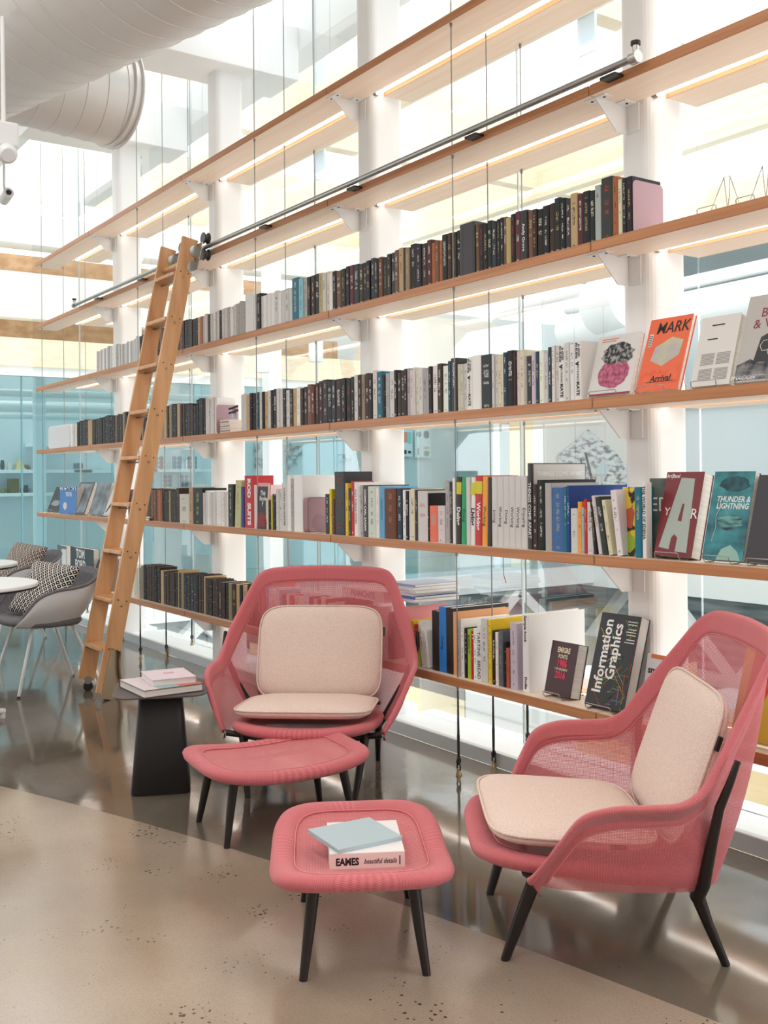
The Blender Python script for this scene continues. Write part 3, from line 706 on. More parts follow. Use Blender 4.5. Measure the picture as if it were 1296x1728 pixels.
def uv_build(g, name, m, parent, uvf, closed_u=False, solid=0.0, flip=False, extra=None):
    """grid -> mesh object with UVs in metres"""
    b = MB(); b.grid(g, closed_u, True, flip)
    me = b.mesh(name)
    uvl = me.uv_layers.new(name='UVMap'); nu, nv = len(g), len(g[0]); U = [uvf(i, j) for i in range(nu) for j in range(nv)]
    for lp in me.loops: uvl.data[lp.index].uv = U[lp.vertex_index]
    o = link(name, me, parent); me.materials.append(m)
    if solid:
        s = o.modifiers.new('solid', 'SOLIDIFY'); s.thickness = solid; s.offset = 0
    return o

def catmull(P, n):
    out = []
    P = [Vector(p) for p in P]
    for i in range(len(P) - 1):
        a = P[i - 1] if i else P[i] * 2 - P[i + 1]; b_, c = P[i], P[i + 1]; d = P[i + 2] if i + 2 < len(P) else c * 2 - b_
        for k in range(n):
            t = k / n
            out.append(0.5 * ((2 * b_) + (c - a) * t + (2 * a - 5 * b_ + 4 * c - d) * t * t + (3 * b_ - a - 3 * c + d) * t ** 3))
    out.append(P[-1]); return out

def sup(th, e):
    c, s = math.cos(th), math.sin(th)
    return (math.copysign(abs(c) ** (2 / e), c), math.copysign(abs(s) ** (2 / e), s))

def pan(root, rx, ry, e, zf, band, thick, seat_mat, cy=0.0, names=('seat_panel', 'seat_border')):
    """knitted seat: a see-through panel stretched in a padded border"""
    N = 72; mn = min(rx, ry)
    def P(th, inset, dz):
        x, y = sup(th, e); x *= rx - inset; y *= ry - inset
        return Vector((x, y + cy, zf(x, y) + dz))
    g = [[P(2 * PI * i / N, mn - (mn - band) * r, -0.006) if r else Vector((0, cy, zf(0, 0) - 0.006)) for r in (0.001, 0.25, 0.5, 0.75, 1.0)] for i in range(N)]
    uv_build(g, names[0], seat_mat, root, lambda i, j: (g[i % N][j].x, g[i % N][j].y), True)
    prof = [(band + 0.002, -0.012), (band, -0.002), (band * 0.6, 0.003), (band * 0.25, 0.002), (0.006, -0.006), (0.0, -thick * 0.45), (0.004, -thick * 0.8), (band * 0.3, -thick), (band * 0.8, -thick * 0.85), (band + 0.002, -0.012)]
    g2 = [[P(2 * PI * i / N, d, z) for d, z in prof] for i in range(N)]
    per = [0.0]
    for k in range(1, len(prof)): per.append(per[-1] + math.hypot(prof[k][0] - prof[k - 1][0], prof[k][1] - prof[k - 1][1]))
    o = uv_build(g2, names[1], KNIT, root, lambda i, j: (i * 2 * PI * (rx + ry) / 2 / N, per[j]), True)
    sd = MB(); sd.tube([P(2 * PI * i / N, band, -0.001) for i in range(N)], 0.002, 5, closed=True); sd.build('seam', KNIT_SEAM, o)
    return o
KNIT_SEAM = mat('pink_seam', (226, 138, 140), 0.8, spec=0.2)

def cushion(root, name, W, H, T, M, bulge=1.0, tagside=1):
    """thin upholstered pad with piped edge; local x across, y up, z out"""
    N = 64; e = 5.6
    rows = []
    for sgn, rr in ((1, (0.001, 0.4, 0.75, 0.92, 0.98, 1.0)), (-1, (0.98, 0.9, 0.6, 0.001))):
        for r in rr:
            z = sgn * T / 2 * (1 - r ** 8) ** 0.6 * (0.82 + 0.18 * bulge * (1 - r * r))
            rows.append((r, z))
    g = [[M @ Vector((sup(2 * PI * i / N, e)[0] * W / 2 * r, sup(2 * PI * i / N, e)[1] * H / 2 * r, z)) for r, z in rows] for i in range(N)]
    b = MB(); b.grid(g, True); o = b.build(name, CUSH, root)
    p = MB(); p.tube([M @ Vector((sup(2 * PI * i / N, e)[0] * W / 2 * 1.0, sup(2 * PI * i / N, e)[1] * H / 2 * 1.0, T * 0.12)) for i in range(N)], 0.004, 6, closed=True); p.build('piping', CUSH, o)
    t = MB(); t.box(tagside * W / 2 - 0.006, tagside * W / 2 + 0.012, H * 0.18, H * 0.27, -0.004, 0.006, M); t.build('fabric_tag', INK, o)
    return o

RIM = [(0.315, -0.215, 0.250), (0.345, -0.19, 0.30), (0.385, -0.15, 0.375), (0.415, -0.105, 0.44), (0.427, -0.03, 0.466), (0.429, 0.06, 0.470), (0.426, 0.135, 0.476), (0.420, 0.185, 0.51), (0.403, 0.235, 0.585), (0.371, 0.29, 0.665), (0.338, 0.345, 0.745), (0.308, 0.388, 0.808), (0.262, 0.417, 0.840), (0.15, 0.431, 0.850), (0.0, 0.436, 0.854)]
LOW = [(0.318, -0.208, 0.240), (0.322, -0.178, 0.232), (0.325, -0.13, 0.226), (0.325, -0.08, 0.222), (0.322, -0.02, 0.218), (0.318, 0.05, 0.215), (0.312, 0.11, 0.212), (0.305, 0.15, 0.210), (0.292, 0.19, 0.207), (0.27, 0.23, 0.204), (0.24, 0.262, 0.202), (0.20, 0.285, 0.200), (0.155, 0.30, 0.199), (0.08, 0.312, 0.198), (0.0, 0.315, 0.198)]
def make_lounge(label, loc, rz):
    root = thing('lounge_chair', label, 'lounge chair', loc, rz, 'pink mesh lounge chairs')
    n = 6
    up = catmull(RIM, n); lo = catmull(LOW, n)
    up = up + [Vector((-p.x, p.y, p.z)) for p in reversed(up[:-1])]; lo = lo + [Vector((-p.x, p.y, p.z)) for p in reversed(lo[:-1])]
    m = len(up)
    al = [0.0]
    for i in range(1, m): al.append(al[-1] + (up[i] - up[i - 1]).length)
    def S(i, v):
        a, c = lo[i], up[i]; p = a.lerp(c, v)
        out = Vector((p.x, p.y + 0.05, 0)); out = out.normalized() if out.length > 1e-6 else Vector((0, 1, 0))
        k = min(1.0, (c - a).length / 0.25)
        return p + out * (0.028 * k * math.sin(PI * v) * (1 - v * 0.4))
    def vb(i):
        Ln = (up[i] - lo[i]).length; z = up[i].z
        wd = 0.064 + 0.03 * max(0.0, min(1.0, (z - 0.47) / 0.12)) * (1 - max(0.0, min(1.0, (z - 0.74) / 0.1)))
        return max(0.12, 1 - wd / max(Ln, 0.01))
    gp = [[S(i, vb(i) * k / 10) for k in range(11)] for i in range(m)]
    uv_build(gp, 'mesh_back', SHEER, root, lambda i, j: (al[i], (gp[i][j] - gp[i][0]).length))
    gb = [[S(i, vb(i) + (1 - vb(i)) * k / 5) for k in range(6)] for i in range(m)]
    # fold the border outwards over the frame tube
    def outv(i):
        t = (up[min(i + 1, m - 1)] - up[max(i - 1, 0)]).normalized(); d = (up[i] - lo[i]); d = d.normalized() if d.length > 1e-4 else Vector((0, 0, 1))
        o_ = t.cross(d); 
        if o_.dot(Vector((up[i].x, up[i].y + 0.1, -0.3))) < 0: o_ = -o_
        return o_.normalized(), d
    for i in range(m):
        o_, d = outv(i); c = up[i] + o_ * 0.010
        for a in (60, 20, -20, -60, -100): gb[i].append(c + (d * math.sin(R(a)) + o_ * math.cos(R(a))) * 0.010 if True else c)
        gb[i].append(up[i] - d * 0.045 + o_ * 0.008)
    def pl(i):
        acc = [0.0]
        for j in range(1, len(gb[i])): acc.append(acc[-1] + (gb[i][j] - gb[i][j - 1]).length)
        return acc
    PL = [pl(i) for i in range(m)]
    o = uv_build(gb, 'knit_border', KNIT, root, lambda i, j: (al[i], PL[i][j]), solid=0.003)
    sd = MB(); sd.tube([gp[i][-1] for i in range(6, m - 6)], 0.0022, 5); sd.build('seam', KNIT_SEAM, o)
    # seat
    zf = lambda x, y: 0.262 - 0.055 * (y + 0.33) / 0.63 + 0.022 * (x / 0.31) ** 2 * max(0.0, (-y) / 0.33) - 0.012 * (1 - (x / 0.31) ** 2)
    pan(root, 0.298, 0.333, 4.2, lambda x, y: zf(x, y) + 0.034, 0.07, 0.042, SHEER_SEAT, cy=-0.025)
    # cushions
    Mb = Matrix.Translation((0, 0.238, 0.49)) @ Matrix.Rotation(R(90 - 20), 4, 'X')
    cushion(root, 'back_cushion', 0.555, 0.42, 0.075, Mb)
    Ms = Matrix.Translation((0, -0.09, 0.324)) @ Matrix.Rotation(R(-4), 4, 'X')
    cushion(root, 'seat_cushion', 0.56, 0.45, 0.068, Ms)
    # frame and legs
    for s in (-1, 1):
        b = MB(); b.tube([(s * 0.215, -0.275, 0.0), (s * 0.232, -0.235, 0.12), (s * 0.25, -0.195, 0.235)], [0.012, 0.016, 0.019], 10); b.build('leg', DARK, root)
        b = MB(); b.tube([(s * 0.25, 0.292, 0.0), (s * 0.255, 0.245, 0.11), (s * 0.262, 0.215, 0.19)], [0.011, 0.014, 0.019], 10); b.build('leg', DARK, root)
        b = MB(); b.tube([(s * 0.262, 0.215, 0.18), (s * 0.30, 0.222, 0.228), (s * 0.372, 0.222, 0.358), (s * 0.417, 0.228, 0.459), (s * 0.436, 0.246, 0.52), (s * 0.436, 0.268, 0.578)], [0.019, 0.017, 0.014, 0.012, 0.010, 0.008], 10); b.build('back_support', DARK, root)
        b = MB(); b.tube([(s * 0.19, -0.215, 0.222), (s * 0.25, -0.2, 0.228), (s * 0.318, -0.205, 0.238)], 0.013, 8); b.build('arm_bracket', DARK, root)
    b = MB(); b.tube([(-0.25, -0.2, 0.222), (0.25, -0.2, 0.222)], 0.012, 8); b.build('front_rail', DARK, root)
    b = MB(); b.tube([(-0.262, 0.215, 0.186), (0.262, 0.215, 0.186)], 0.012, 8); b.build('rear_rail', DARK, root)
    return root
make_lounge('pink mesh lounge chair with cream cushions facing the camera behind an ottoman', (-1.15, -0.51, 0), R(50))
make_lounge('pink mesh lounge chair with cream cushions seen from the side at right', (0.55, -0.595, 0), R(-35.2))

def make_ottoman(label, loc, rz):
    root = thing('ottoman', label, 'ottoman', loc, rz, 'pink mesh ottomans')
    zf = lambda x, y: 0.250 + 0.036 * (x / 0.31) ** 2 - 0.006 * (1 - (y / 0.24) ** 2)
    pan(root, 0.315, 0.245, 4.6, zf, 0.066, 0.04, SHEER_SEAT)
    for sx in (-1, 1):
        b = MB(); b.tube([(sx * 0.205, -0.18, 0.222), (sx * 0.205, 0.18, 0.222)], 0.009, 8); b.build('rail', DARK, root)
        for sy in (-1, 1):
            b = MB(); b.tube([(sx * 0.245, sy * 0.157, 0.0), (sx * 0.226, sy * 0.142, 0.11), (sx * 0.206, sy * 0.128, 0.225)], [0.011, 0.015, 0.018], 10); b.build('leg', DARK, root)
    for sy in (-1, 1):
        b = MB(); b.tube([(-0.205, sy * 0.128, 0.214), (0.205, sy * 0.128, 0.214)], 0.009, 8); b.build('cross_rail', DARK, root)
    return root
make_ottoman('pink mesh ottoman in the foreground carrying two books', (0.222, -1.17, 0), R(149.5))
make_ottoman('pink mesh ottoman pushed against the lounge chair facing the camera', (-0.735, -0.91, 0), R(83))

# ------------------------------------------------------------------ lying books
def lying_book(label, corners, z, h, cover, pages=PAGES_X, spine_edge=2, name='book', group=None, cov=0.0025):
    """book lying flat; corners = near, right, left picture points of its top outline at height z+h"""
    n_, r_, l_ = [at(*c, 2, z + h) for c in corners]
    ux = r_ - n_; uy = l_ - n_; W = ux.length; ang = math.atan2(ux.y, ux.x); H = abs(-ux.y * uy.x + ux.x * uy.y) / W
    o = link(name, None); o.location = (n_.x, n_.y, z); o.rotation_euler = (0, 0, ang); tag(o, label, 'book', group)
    cm = cover if not isinstance(cover, tuple) else mat('lying_%d_%d_%d' % cover, cover, 0.45)
    MB().box(0, W, 0, H, h - cov, h).build('front_cover', cm, o); MB().box(0, W, 0, H, 0, cov).build('back_cover', cm, o)
    if spine_edge == 0: MB().box(0, W, 0, 0.003, cov, h - cov).build('spine', cm, o)
    elif spine_edge == 2: MB().box(0, W, H - 0.003, H, cov, h - cov).build('spine', cm, o)
    elif spine_edge == 1: MB().box(0, 0.003, 0, H, cov, h - cov).build('spine', cm, o)
    else: MB().box(W - 0.003, W, 0, H, cov, h - cov).build('spine', cm, o)
    MB().box(0.004, W - 0.004, 0.004, H - 0.004, cov, h - cov).build('page_block', pages, o)
    return o, W, H
o, W, H = lying_book('thick white book lying on the foreground ottoman', ((556, 1441), (683, 1436), (554, 1388)), 0.2465, 0.044, (238, 232, 230), spine_edge=0)
SP = mat('pale_pink_spine', (238, 216, 210), 0.5)
MB().box(0.001, W - 0.001, -0.0012, 0.0, 0.001, 0.043).build('spine_band', SP, o)
text(o, 'EAMES', 0.026, face_front(W * 0.235, -0.0017, 0.021), INK, bold=0.0011, squash=0.80)
text(o, 'beautiful details', 0.019, face_front(W * 0.675, -0.0017, 0.021), INK, bold=0.0002, shear=0.25, squash=0.72)
MB().box(W * 0.925, W * 0.94, -0.0016, -0.0012, 0.010, 0.034).build('publisher_mark', INK, o)
zt = 0.2465 + 0.0442
o, W, H = lying_book('thin pale blue book lying askew on the thick white book', ((571, 1434), (679, 1411), (516, 1400)), zt, 0.011, (176, 196, 202), spine_edge=0)
text(o, 'Hay', 0.02, face_up(W * 0.5, H * 0.5, 0.0114, R(40)), mat('pale_print', (214, 226, 228), 0.5), squash=1.2) if False else None

# ------------------------------------------------------------------ side table
def make_side_table():
    root = thing('side_table', 'small black-brown metal side table carrying two books left of the lounge chair', 'side table', (-1.415, -1.075, 0), R(66))
    b = MB(); g = []
    for z, hw, r in ((0, 0.116, 0.03), (0.004, 0.118, 0.03), (0.40, 0.086, 0.026), (0.402, 0.084, 0.026)):
        g.append([Vector((x, y, z)) for x, y in rbox(-hw, hw, -hw, hw, r, 5)])
    n = len(g[0]); gg = [[g[k][i] for k in range(4)] for i in range(n)]
    b.grid(gg, True, True, True); b.add(g[0], [tuple(reversed(range(n)))]); b.add(g[3], [tuple(range(n))])
    b.build('base', mat('black_brown_coat', (36, 32, 32), 0.45, 0.1), root)
    b = MB(); b.prism(rbox(-0.188, 0.188, -0.188, 0.188, 0.075, 8), 0.402, 0.408); b.build('table_top', mat('brown_coat', (86, 78, 76), 0.4, 0.2), root)
make_side_table()
COVP = mat('pale_pink_cover', (226, 210, 216), 0.45)
o, W, H = lying_book('white book with dark cover edges under another on the side table', ((243, 1166), (343, 1153), (201, 1147)), 0.409, 0.030, (96, 78, 82), spine_edge=2)
MB().box(0.002, W - 0.002, 0.002, H - 0.002, 0.030, 0.0304).build('cover_print', mat('pale_rose_print', (216, 202, 206), 0.45), o)
MB().box(W * 0.25, W * 0.6, 0, H * 0.3, 0.0304, 0.0308).build('cover_patch', mat('teal_patch', (150, 184, 180), 0.5), o)
MB().box(W * 0.6, W, 0, H * 0.3, 0.0304, 0.0308).build('cover_patch', mat('coral_patch', (206, 106, 84), 0.5), o)
o, W, H = lying_book('pale pink book lying on top of another on the side table', ((257, 1148), (332, 1141), (213, 1135)), 0.4400, 0.026, (222, 204, 212), spine_edge=3)
MB().box(W - 0.001, W + 0.0012, 0, H, 0.0, 0.026).build('spine_band', mat('maroon_spine', (110, 40, 48), 0.5), o)
for k in range(9):
    MB().box(W * (0.40 + k * 0.028), W * (0.418 + k * 0.028), H * 0.52, H * (0.62 + 0.03 * (k % 3)), 0.026, 0.0264).build('title_mark', mat('dusty_red_ink', (196, 130, 142), 0.5), o)

# ------------------------------------------------------------------ shell chairs and tables at the left edge
GREYF = noise_mat('grey_felt', (132, 130, 134), (116, 114, 118), (90, 90, 90), 0.95, 2, 0.1)
SHELLW = mat('white_plastic_shell', (226, 228, 232), 0.35)
SR = [(0.235, -0.25, 0.425), (0.262, -0.215, 0.49), (0.290, -0.15, 0.575), (0.308, -0.05, 0.615), (0.306, 0.06, 0.625), (0.285, 0.155, 0.64), (0.245, 0.225, 0.67), (0.175, 0.268, 0.698), (0.09, 0.287, 0.71), (0.0, 0.292, 0.712)]
SL = [(0.20, -0.235, 0.40), (0.20, -0.19, 0.395), (0.198, -0.13, 0.39), (0.195, -0.05, 0.385), (0.185, 0.03, 0.388), (0.165, 0.10, 0.395), (0.135, 0.145, 0.405), (0.09, 0.17, 0.412), (0.045, 0.18, 0.415), (0.0, 0.182, 0.416)]
def make_shell_chair(label, loc, rz):
    root = thing('shell_armchair', label, 'chair', loc, rz, 'shell armchairs at the left')
    up = catmull(SR, 4); lo = catmull(SL, 4)
    up = up + [Vector((-p.x, p.y, p.z)) for p in reversed(up[:-1])]; lo = lo + [Vector((-p.x, p.y, p.z)) for p in reversed(lo[:-1])]
    m = len(up)
    def S(i, v, off):
        p = lo[i].lerp(up[i], v); out = Vector((p.x, p.y, 0)); out = out.normalized() if out.length > 1e-6 else Vector((0, 1, 0))
        return p + out * (0.035 * math.sin(PI * v) + off)
    b = MB(); b.grid([[S(i, k / 8, 0.0) for k in range(9)] for i in range(m)]); o = b.build('shell', SHELLW, root); s = o.modifiers.new('solid', 'SOLIDIFY'); s.thickness = 0.006
    b = MB(); b.grid([[S(i, k / 8, -0.010) for k in range(9)] for i in range(m)]); o = b.build('lining', GREYF, root); s = o.modifiers.new('solid', 'SOLIDIFY'); s.thickness = 0.010
    b = MB(); b.tube([up[i] for i in range(m)], 0.010, 8); b.build('edge_trim', GREYF, root)
    b = MB(); N = 40
    prof = [(0.001, 0.022), (0.6, 0.02), (0.9, 0.022), (1.0, 0.012), (1.02, -0.005), (0.95, -0.025), (0.001, -0.03)]
    b.grid([[Vector((sup(2 * PI * i / N, 3.5)[0] * 0.225 * r, -0.05 + sup(2 * PI * i / N, 3.5)[1] * 0.235 * r, 0.415 + z + 0.02 * max(0, sup(2 * PI * i / N, 3.5)[1] * -r))) for r, z in prof] for i in range(N)], True); b.build('seat_pad', GREYF, root)
    for sx in (-1, 1):
        b = MB(); b.tube([(sx * 0.235, -0.25, 0.0), (sx * 0.16, -0.14, 0.385), (sx * 0.15, -0.10, 0.392), (sx * 0.14, 0.08, 0.392), (sx * 0.155, 0.11, 0.38), (sx * 0.225, 0.26, 0.0)], 0.0105, 8); 
        b.build('leg_pair', WHITE_STEEL, root)
        b = MB(); b.tube([(sx * 0.148, -0.09, 0.392), (-sx * 0.142, 0.07, 0.392)], 0.007, 8); b.build('brace', WHITE_STEEL, root)
        for px, py in ((sx * 0.235, -0.25), (sx * 0.225, 0.26)): b = MB(); b.lathe([(0.011, 0), (0.011, 0.012)], 10, Matrix.Translation((px, py, 0))); b.build('foot_glide', DSTEEL, root)
    return root
make_shell_chair('white shell armchair with grey felt seat nearest the ladder', (-3.80, -0.84, 0), R(4))
make_shell_chair('white shell armchair with grey felt seat behind the nearer one at the left', (-5.55, -0.52, 0), R(0))
def pattern(name, freq, c1, c2):
    m = mat(name, c1, 0.9, spec=0.1); n, l, b = nodes(m)
    tc = n.new('ShaderNodeTexCoord'); s = n.new('ShaderNodeSeparateXYZ'); l.new(tc.outputs['Object'], s.inputs[0])
    M = lambda *a: math_node(n, l, *a)
    u = M('FRACT', M('MULTIPLY', M('ADD', s.outputs[0], s.outputs[1]), freq)); v = M('FRACT', M('MULTIPLY', M('SUBTRACT', s.outputs[0], s.outputs[1]), freq))
    du = M('ABSOLUTE', M('SUBTRACT', u, 0.5)); dv = M('ABSOLUTE', M('SUBTRACT', v, 0.5)); d = M('MAXIMUM', du, dv)
    f = M('MAXIMUM', M('GREATER_THAN', d, 0.40), M('LESS_THAN', d, 0.14))
    mx = n.new('ShaderNodeMix'); mx.data_type = 'RGBA'; l.new(f, mx.inputs[0]); mx.inputs[6].default_value = (*lin(c1), 1); mx.inputs[7].default_value = (*lin(c2), 1)
    l.new(mx.outputs[2], b.inputs['Base Color']); return m
PAT = pattern('black_white_weave', 26, (28, 26, 28), (226, 222, 216)); PAT2 = pattern('brown_white_weave', 26, (72, 60, 56), (206, 196, 186))
def pillow(label, loc, eul, W, H, T, m):
    N = 56; rows = [(r, 1) for r in (0.001, 0.3, 0.6, 0.85, 1.0)] + [(r, -1) for r in (0.85, 0.6, 0.3, 0.001)]
    b = MB(); g = []
    for i in range(N):
        x, y = sup(2 * PI * i / N, 7); pin = 1 - 0.06 * (1 - (abs(math.sin(4 * PI * i / N)) ** 2))
        g.append([Vector((x * W / 2 * r * pin, y * H / 2 * r * pin, sg * T / 2 * (1 - r ** 2.6) ** 0.8)) for r, sg in rows])
    b.grid(g, True); o = b.build('throw_pillow', m); o.location = loc; o.rotation_euler = eul; tag(o, label, 'pillow', 'patterned throw pillows')
    return o
pillow('black and white diamond pattern pillow on the nearer shell armchair', (-3.76, -0.86, 0.605), (R(56), R(4), R(24)), 0.44, 0.38, 0.12, PAT)
pillow('brown and white patterned pillow on the farther shell armchair', (-5.53, -0.52, 0.61), (R(58), R(4), R(20)), 0.44, 0.40, 0.12, PAT2)
def round_table(label, edge, rad, back):
    p = at(*edge, 2, 0.74); left = -r0; c = p + left * rad + Vector((back[0], back[1], 0)); 
    root = thing('cafe_table', label, 'table', (c.x, c.y, 0), 0, 'round white tables')
    MB().lathe([(rad - 0.001, 0.722), (rad, 0.724), (rad, 0.738), (rad - 0.004, 0.740)], 64).build('table_top', WHITE_STEEL, root)
    MB().lathe([(rad - 0.03, 0.708), (rad - 0.002, 0.712), (rad - 0.001, 0.7215)], 64).build('underside', INK, root)
    MB().lathe([(0.03, 0.03), (0.03, 0.708)], 20).build('pedestal', WHITE_STEEL, root)
    for a in range(4):
        t = R(a * 90 + 20); b = MB(); b.tube([(0.02 * math.cos(t), 0.02 * math.sin(t), 0.07), (0.30 * math.cos(t), 0.30 * math.sin(t), 0.035)], [0.026, 0.016], 8); b.build('foot', WHITE_STEEL, root)
        MB().lathe([(0.014, 0), (0.014, 0.03)], 10, Matrix.Translation((0.29 * math.cos(t), 0.29 * math.sin(t), 0))).build('glide', WHITE_STEEL, root)
round_table('round white cafe table at the left edge in front of the nearer shell armchair', (57, 985), 0.42, (0, 0))
round_table('round white cafe table at the left edge in front of the farther shell armchair', (23, 951), 0.42, (0, 0))
# ------------------------------------------------------------------ books standing in rows
ROWN = {4: 'top', 3: 'second', 2: 'third', 1: 'lowest'}
GOLD, WH, DK, RD = (206, 180, 110), (232, 230, 224), (40, 38, 40), (190, 60, 56)
C = {'black': (32, 28, 29), 'charcoal': (56, 54, 57), 'dark brown': (62, 46, 40), 'brown': (120, 82, 60), 'tan': (196, 166, 124), 'olive': (150, 136, 104), 'cream': (226, 214, 190),
     'white': (238, 236, 234), 'light grey': (214, 211, 209), 'grey': (178, 175, 174), 'navy': (40, 50, 70), 'dark teal': (34, 68, 80), 'teal blue': (36, 112, 140), 'pale blue': (150, 196, 212), 'maroon': (92, 40, 42),
     'rust': (178, 98, 62), 'lavender': (200, 192, 212), 'pale pink': (234, 214, 216), 'red': (196, 40, 48), 'yellow': (228, 202, 40), 'lime': (170, 196, 50), 'green': (44, 170, 110), 'orange': (242, 166, 60), 'blue': (40, 122, 200), 'royal blue': (44, 74, 150), 'sky blue': (110, 176, 220)}
PAL = {
 'dark': [('black', WH, 5), ('black', GOLD, 3), ('charcoal', WH, 3), ('dark brown', WH, 3), ('dark brown', GOLD, 2), ('tan', DK, 1.2), ('brown', WH, 0.8), ('black', RD, 0.8), ('maroon', WH, 0.5), ('olive', DK, 0.5)],
 'darktan': [('black', WH, 3), ('dark brown', GOLD, 3), ('dark brown', WH, 3), ('tan', DK, 2.4), ('olive', DK, 1.6), ('black', GOLD, 2), ('brown', WH, 1.4)],
 'brown': [('brown', GOLD, 3), ('dark brown', WH, 3), ('rust', DK, 1), ('tan', DK, 1), ('black', GOLD, 1)],
 'light': [('light grey', DK, 5), ('white', DK, 4), ('grey', DK, 2), ('pale pink', DK, 0.8), ('cream', DK, 0.8), ('black', WH, 0.8), ('charcoal', WH, 0.5)],
 'mixlight': [('light grey', DK, 4), ('grey', DK, 4), ('white', DK, 3), ('black', WH, 1.6), ('dark teal', WH, 0.7), ('dark brown', WH, 1), ('pale pink', DK, 1)],
 'white': [('white', DK, 4), ('light grey', DK, 4), ('cream', DK, 1)],
 'mix': [('light grey', DK, 4), ('white', DK, 3), ('black', WH, 3), ('dark brown', WH, 2), ('charcoal', WH, 2), ('tan', DK, 0.7), ('dark teal', WH, 1), ('navy', WH, 0.8), ('grey', DK, 1.5)],
 'colour': [('white', DK, 3), ('light grey', DK, 2), ('black', WH, 2), ('sky blue', DK, 1), ('red', WH, 0.7), ('yellow', DK, 0.7), ('navy', WH, 1), ('cream', DK, 1)],
}
def pick(pal):
    t = random.random() * sum(e[2] for e in PAL[pal])
    for e in PAL[pal]:
        t -= e[2]
        if t <= 0: return e[0], e[1]
    return PAL[pal][0][:2]
ORD = {k: 0 for k in ROWN}
PENDING = []
def book(lv, x0, t, h, d, cname, ink, label=None, lean=0.0, y0=0.032, plain=False, txt=None, keep=False):
    """one standing book, spine to the room; collected first, built below"""
    ORD[lv] += 1
    nm = cname if isinstance(cname, str) else 'multicoloured'
    dist = (x0 - CX) ** 2 + (CY - y0) ** 2
    PENDING.append(dict(lv=lv, x0=x0, t=t, h=h, d=d, cov=C[cname] if isinstance(cname, str) else cname, ink=ink, lean=lean, y0=y0, plain=plain, txt=txt, keep=keep or label is not None,
        label=label or '%s book spine, %s book from the left in the %s row of books' % (nm, ordinal(ORD[lv]), ROWN[lv]), size=t * h / dist ** 1.5))
def cover_mesh(b, t, h, d, M=None):
    ct = 0.0022 if t > 0.012 else 0.0012
    # rounded spine over two boards, one continuous cover
    prof = [(0, d), (0, 0.003), (t * 0.12, 0.0006), (t * 0.5, 0.0), (t * 0.88, 0.0006), (t, 0.003), (t, d), (t - ct, d), (t - ct, 0.005), (ct, 0.005), (ct, d)]
    b.prism(list(reversed(prof)), 0, h, M); return ct
def build_book(q):
    t, h, d = q['t'], q['h'], q['d']
    cv = tuple(max(0, min(255, int(c + random.uniform(-7, 7)) // 4 * 4)) for c in q['cov']) if not q['plain'] else q['cov']
    m = spine_mat(cv, q['ink']) if not q['plain'] else mat('plain_%d_%d_%d' % cv, cv, 0.45)
    b = MB(); ct = cover_mesh(b, t, h, d); o = b.build('book', m)
    o.location = (q['x0'], q['y0'], ZS[q['lv']] + 0.0005); o.rotation_euler = (0, q['lean'], 0)
    tag(o, q['label'], 'book', 'books in the %s row' % ROWN[q['lv']])
    MB().box(ct + 0.0002, t - ct - 0.0002, 0.006, d - 0.004, 0.003, h - 0.004).build('page_block', PAGES, o)
    for (body, size, zf, mm, bold) in (q['txt'] or ()):
        text(o, body, size, face_spine_down(t / 2, -0.0006, h * zf), mm, bold=bold)
def far_spine(cover, ink):
    """cloth of the farthest books, with tiny title marks on the spines"""
    key = 'far_%d_%d_%d' % cover
    if key in MATS: return MATS[key]
    m = mat(key, cover, 0.5, spec=0.3); n, l, b = nodes(m); M = lambda *a: math_node(n, l, *a)
    tc = n.new('ShaderNodeTexCoord'); nn = n.new('ShaderNodeSeparateXYZ'); l.new(tc.outputs['Normal'], nn.inputs[0])
    mp = n.new('ShaderNodeMapping'); mp.inputs['Scale'].default_value = (70, 1, 110); l.new(tc.outputs['Object'], mp.inputs[0])
    nz = n.new('ShaderNodeTexNoise'); nz.inputs['Scale'].default_value = 1.0; nz.inputs['Detail'].default_value = 1.0; l.new(mp.outputs[0], nz.inputs['Vector'])
    mx = n.new('ShaderNodeMix'); mx.data_type = 'RGBA'; l.new(M('MULTIPLY', M('LESS_THAN', nn.outputs[1], -0.5), M('GREATER_THAN', nz.outputs['Fac'], 0.70)), mx.inputs[0])
    mx.inputs[6].default_value = (*lin(cover), 1); mx.inputs[7].default_value = (*lin(ink), 1); l.new(mx.outputs[2], b.inputs['Base Color'])
    return m
def row(lv, spec):
    z = ZS[lv] + 0.08
    for s in spec:
        if s[0] == 'seg':
            _, i0, i1, tr, hr, pal = s[:6]
            x = wx(i0, 0.03, z); xe = wx(i1, 0.03, z); f = 1.45 if i0 < 350 else 1.6 if i0 < 560 else 1.35 if i0 < 760 else 1.05
            hb = random.uniform(*hr)
            while x < xe - 0.008:
                t = random.uniform(*tr) * f; t = min(t, xe - x)
                if xe - x - t < 0.012: t = xe - x
                if random.random() < 0.35: hb = random.uniform(*hr)
                cn, ink = pick(pal); h = max(0.12, hb + random.uniform(-0.006, 0.006))
                book(lv, x, t - 0.0006, h, random.uniform(0.12, 0.15), cn, ink, y0=0.032 + random.uniform(0, 0.006))
                x += t
        elif s[0] == 'one':
            _, i0, i1, h, d, cn, ink = s[:7]; kw = s[7] if len(s) > 7 else {}
            x0 = wx(i0, 0.03, z); x1 = wx(i1, 0.03, z)
            book(lv, x0, x1 - x0 - 0.0006, h, d, cn, ink, **kw)
NB = dict(plain=True)
def sp(label, txt=None, **k): return dict(label=label, txt=txt, **k)
INKG = mat('ink_gold', (206, 180, 110), 0.4); INKR = mat('ink_red', (190, 50, 56), 0.5)
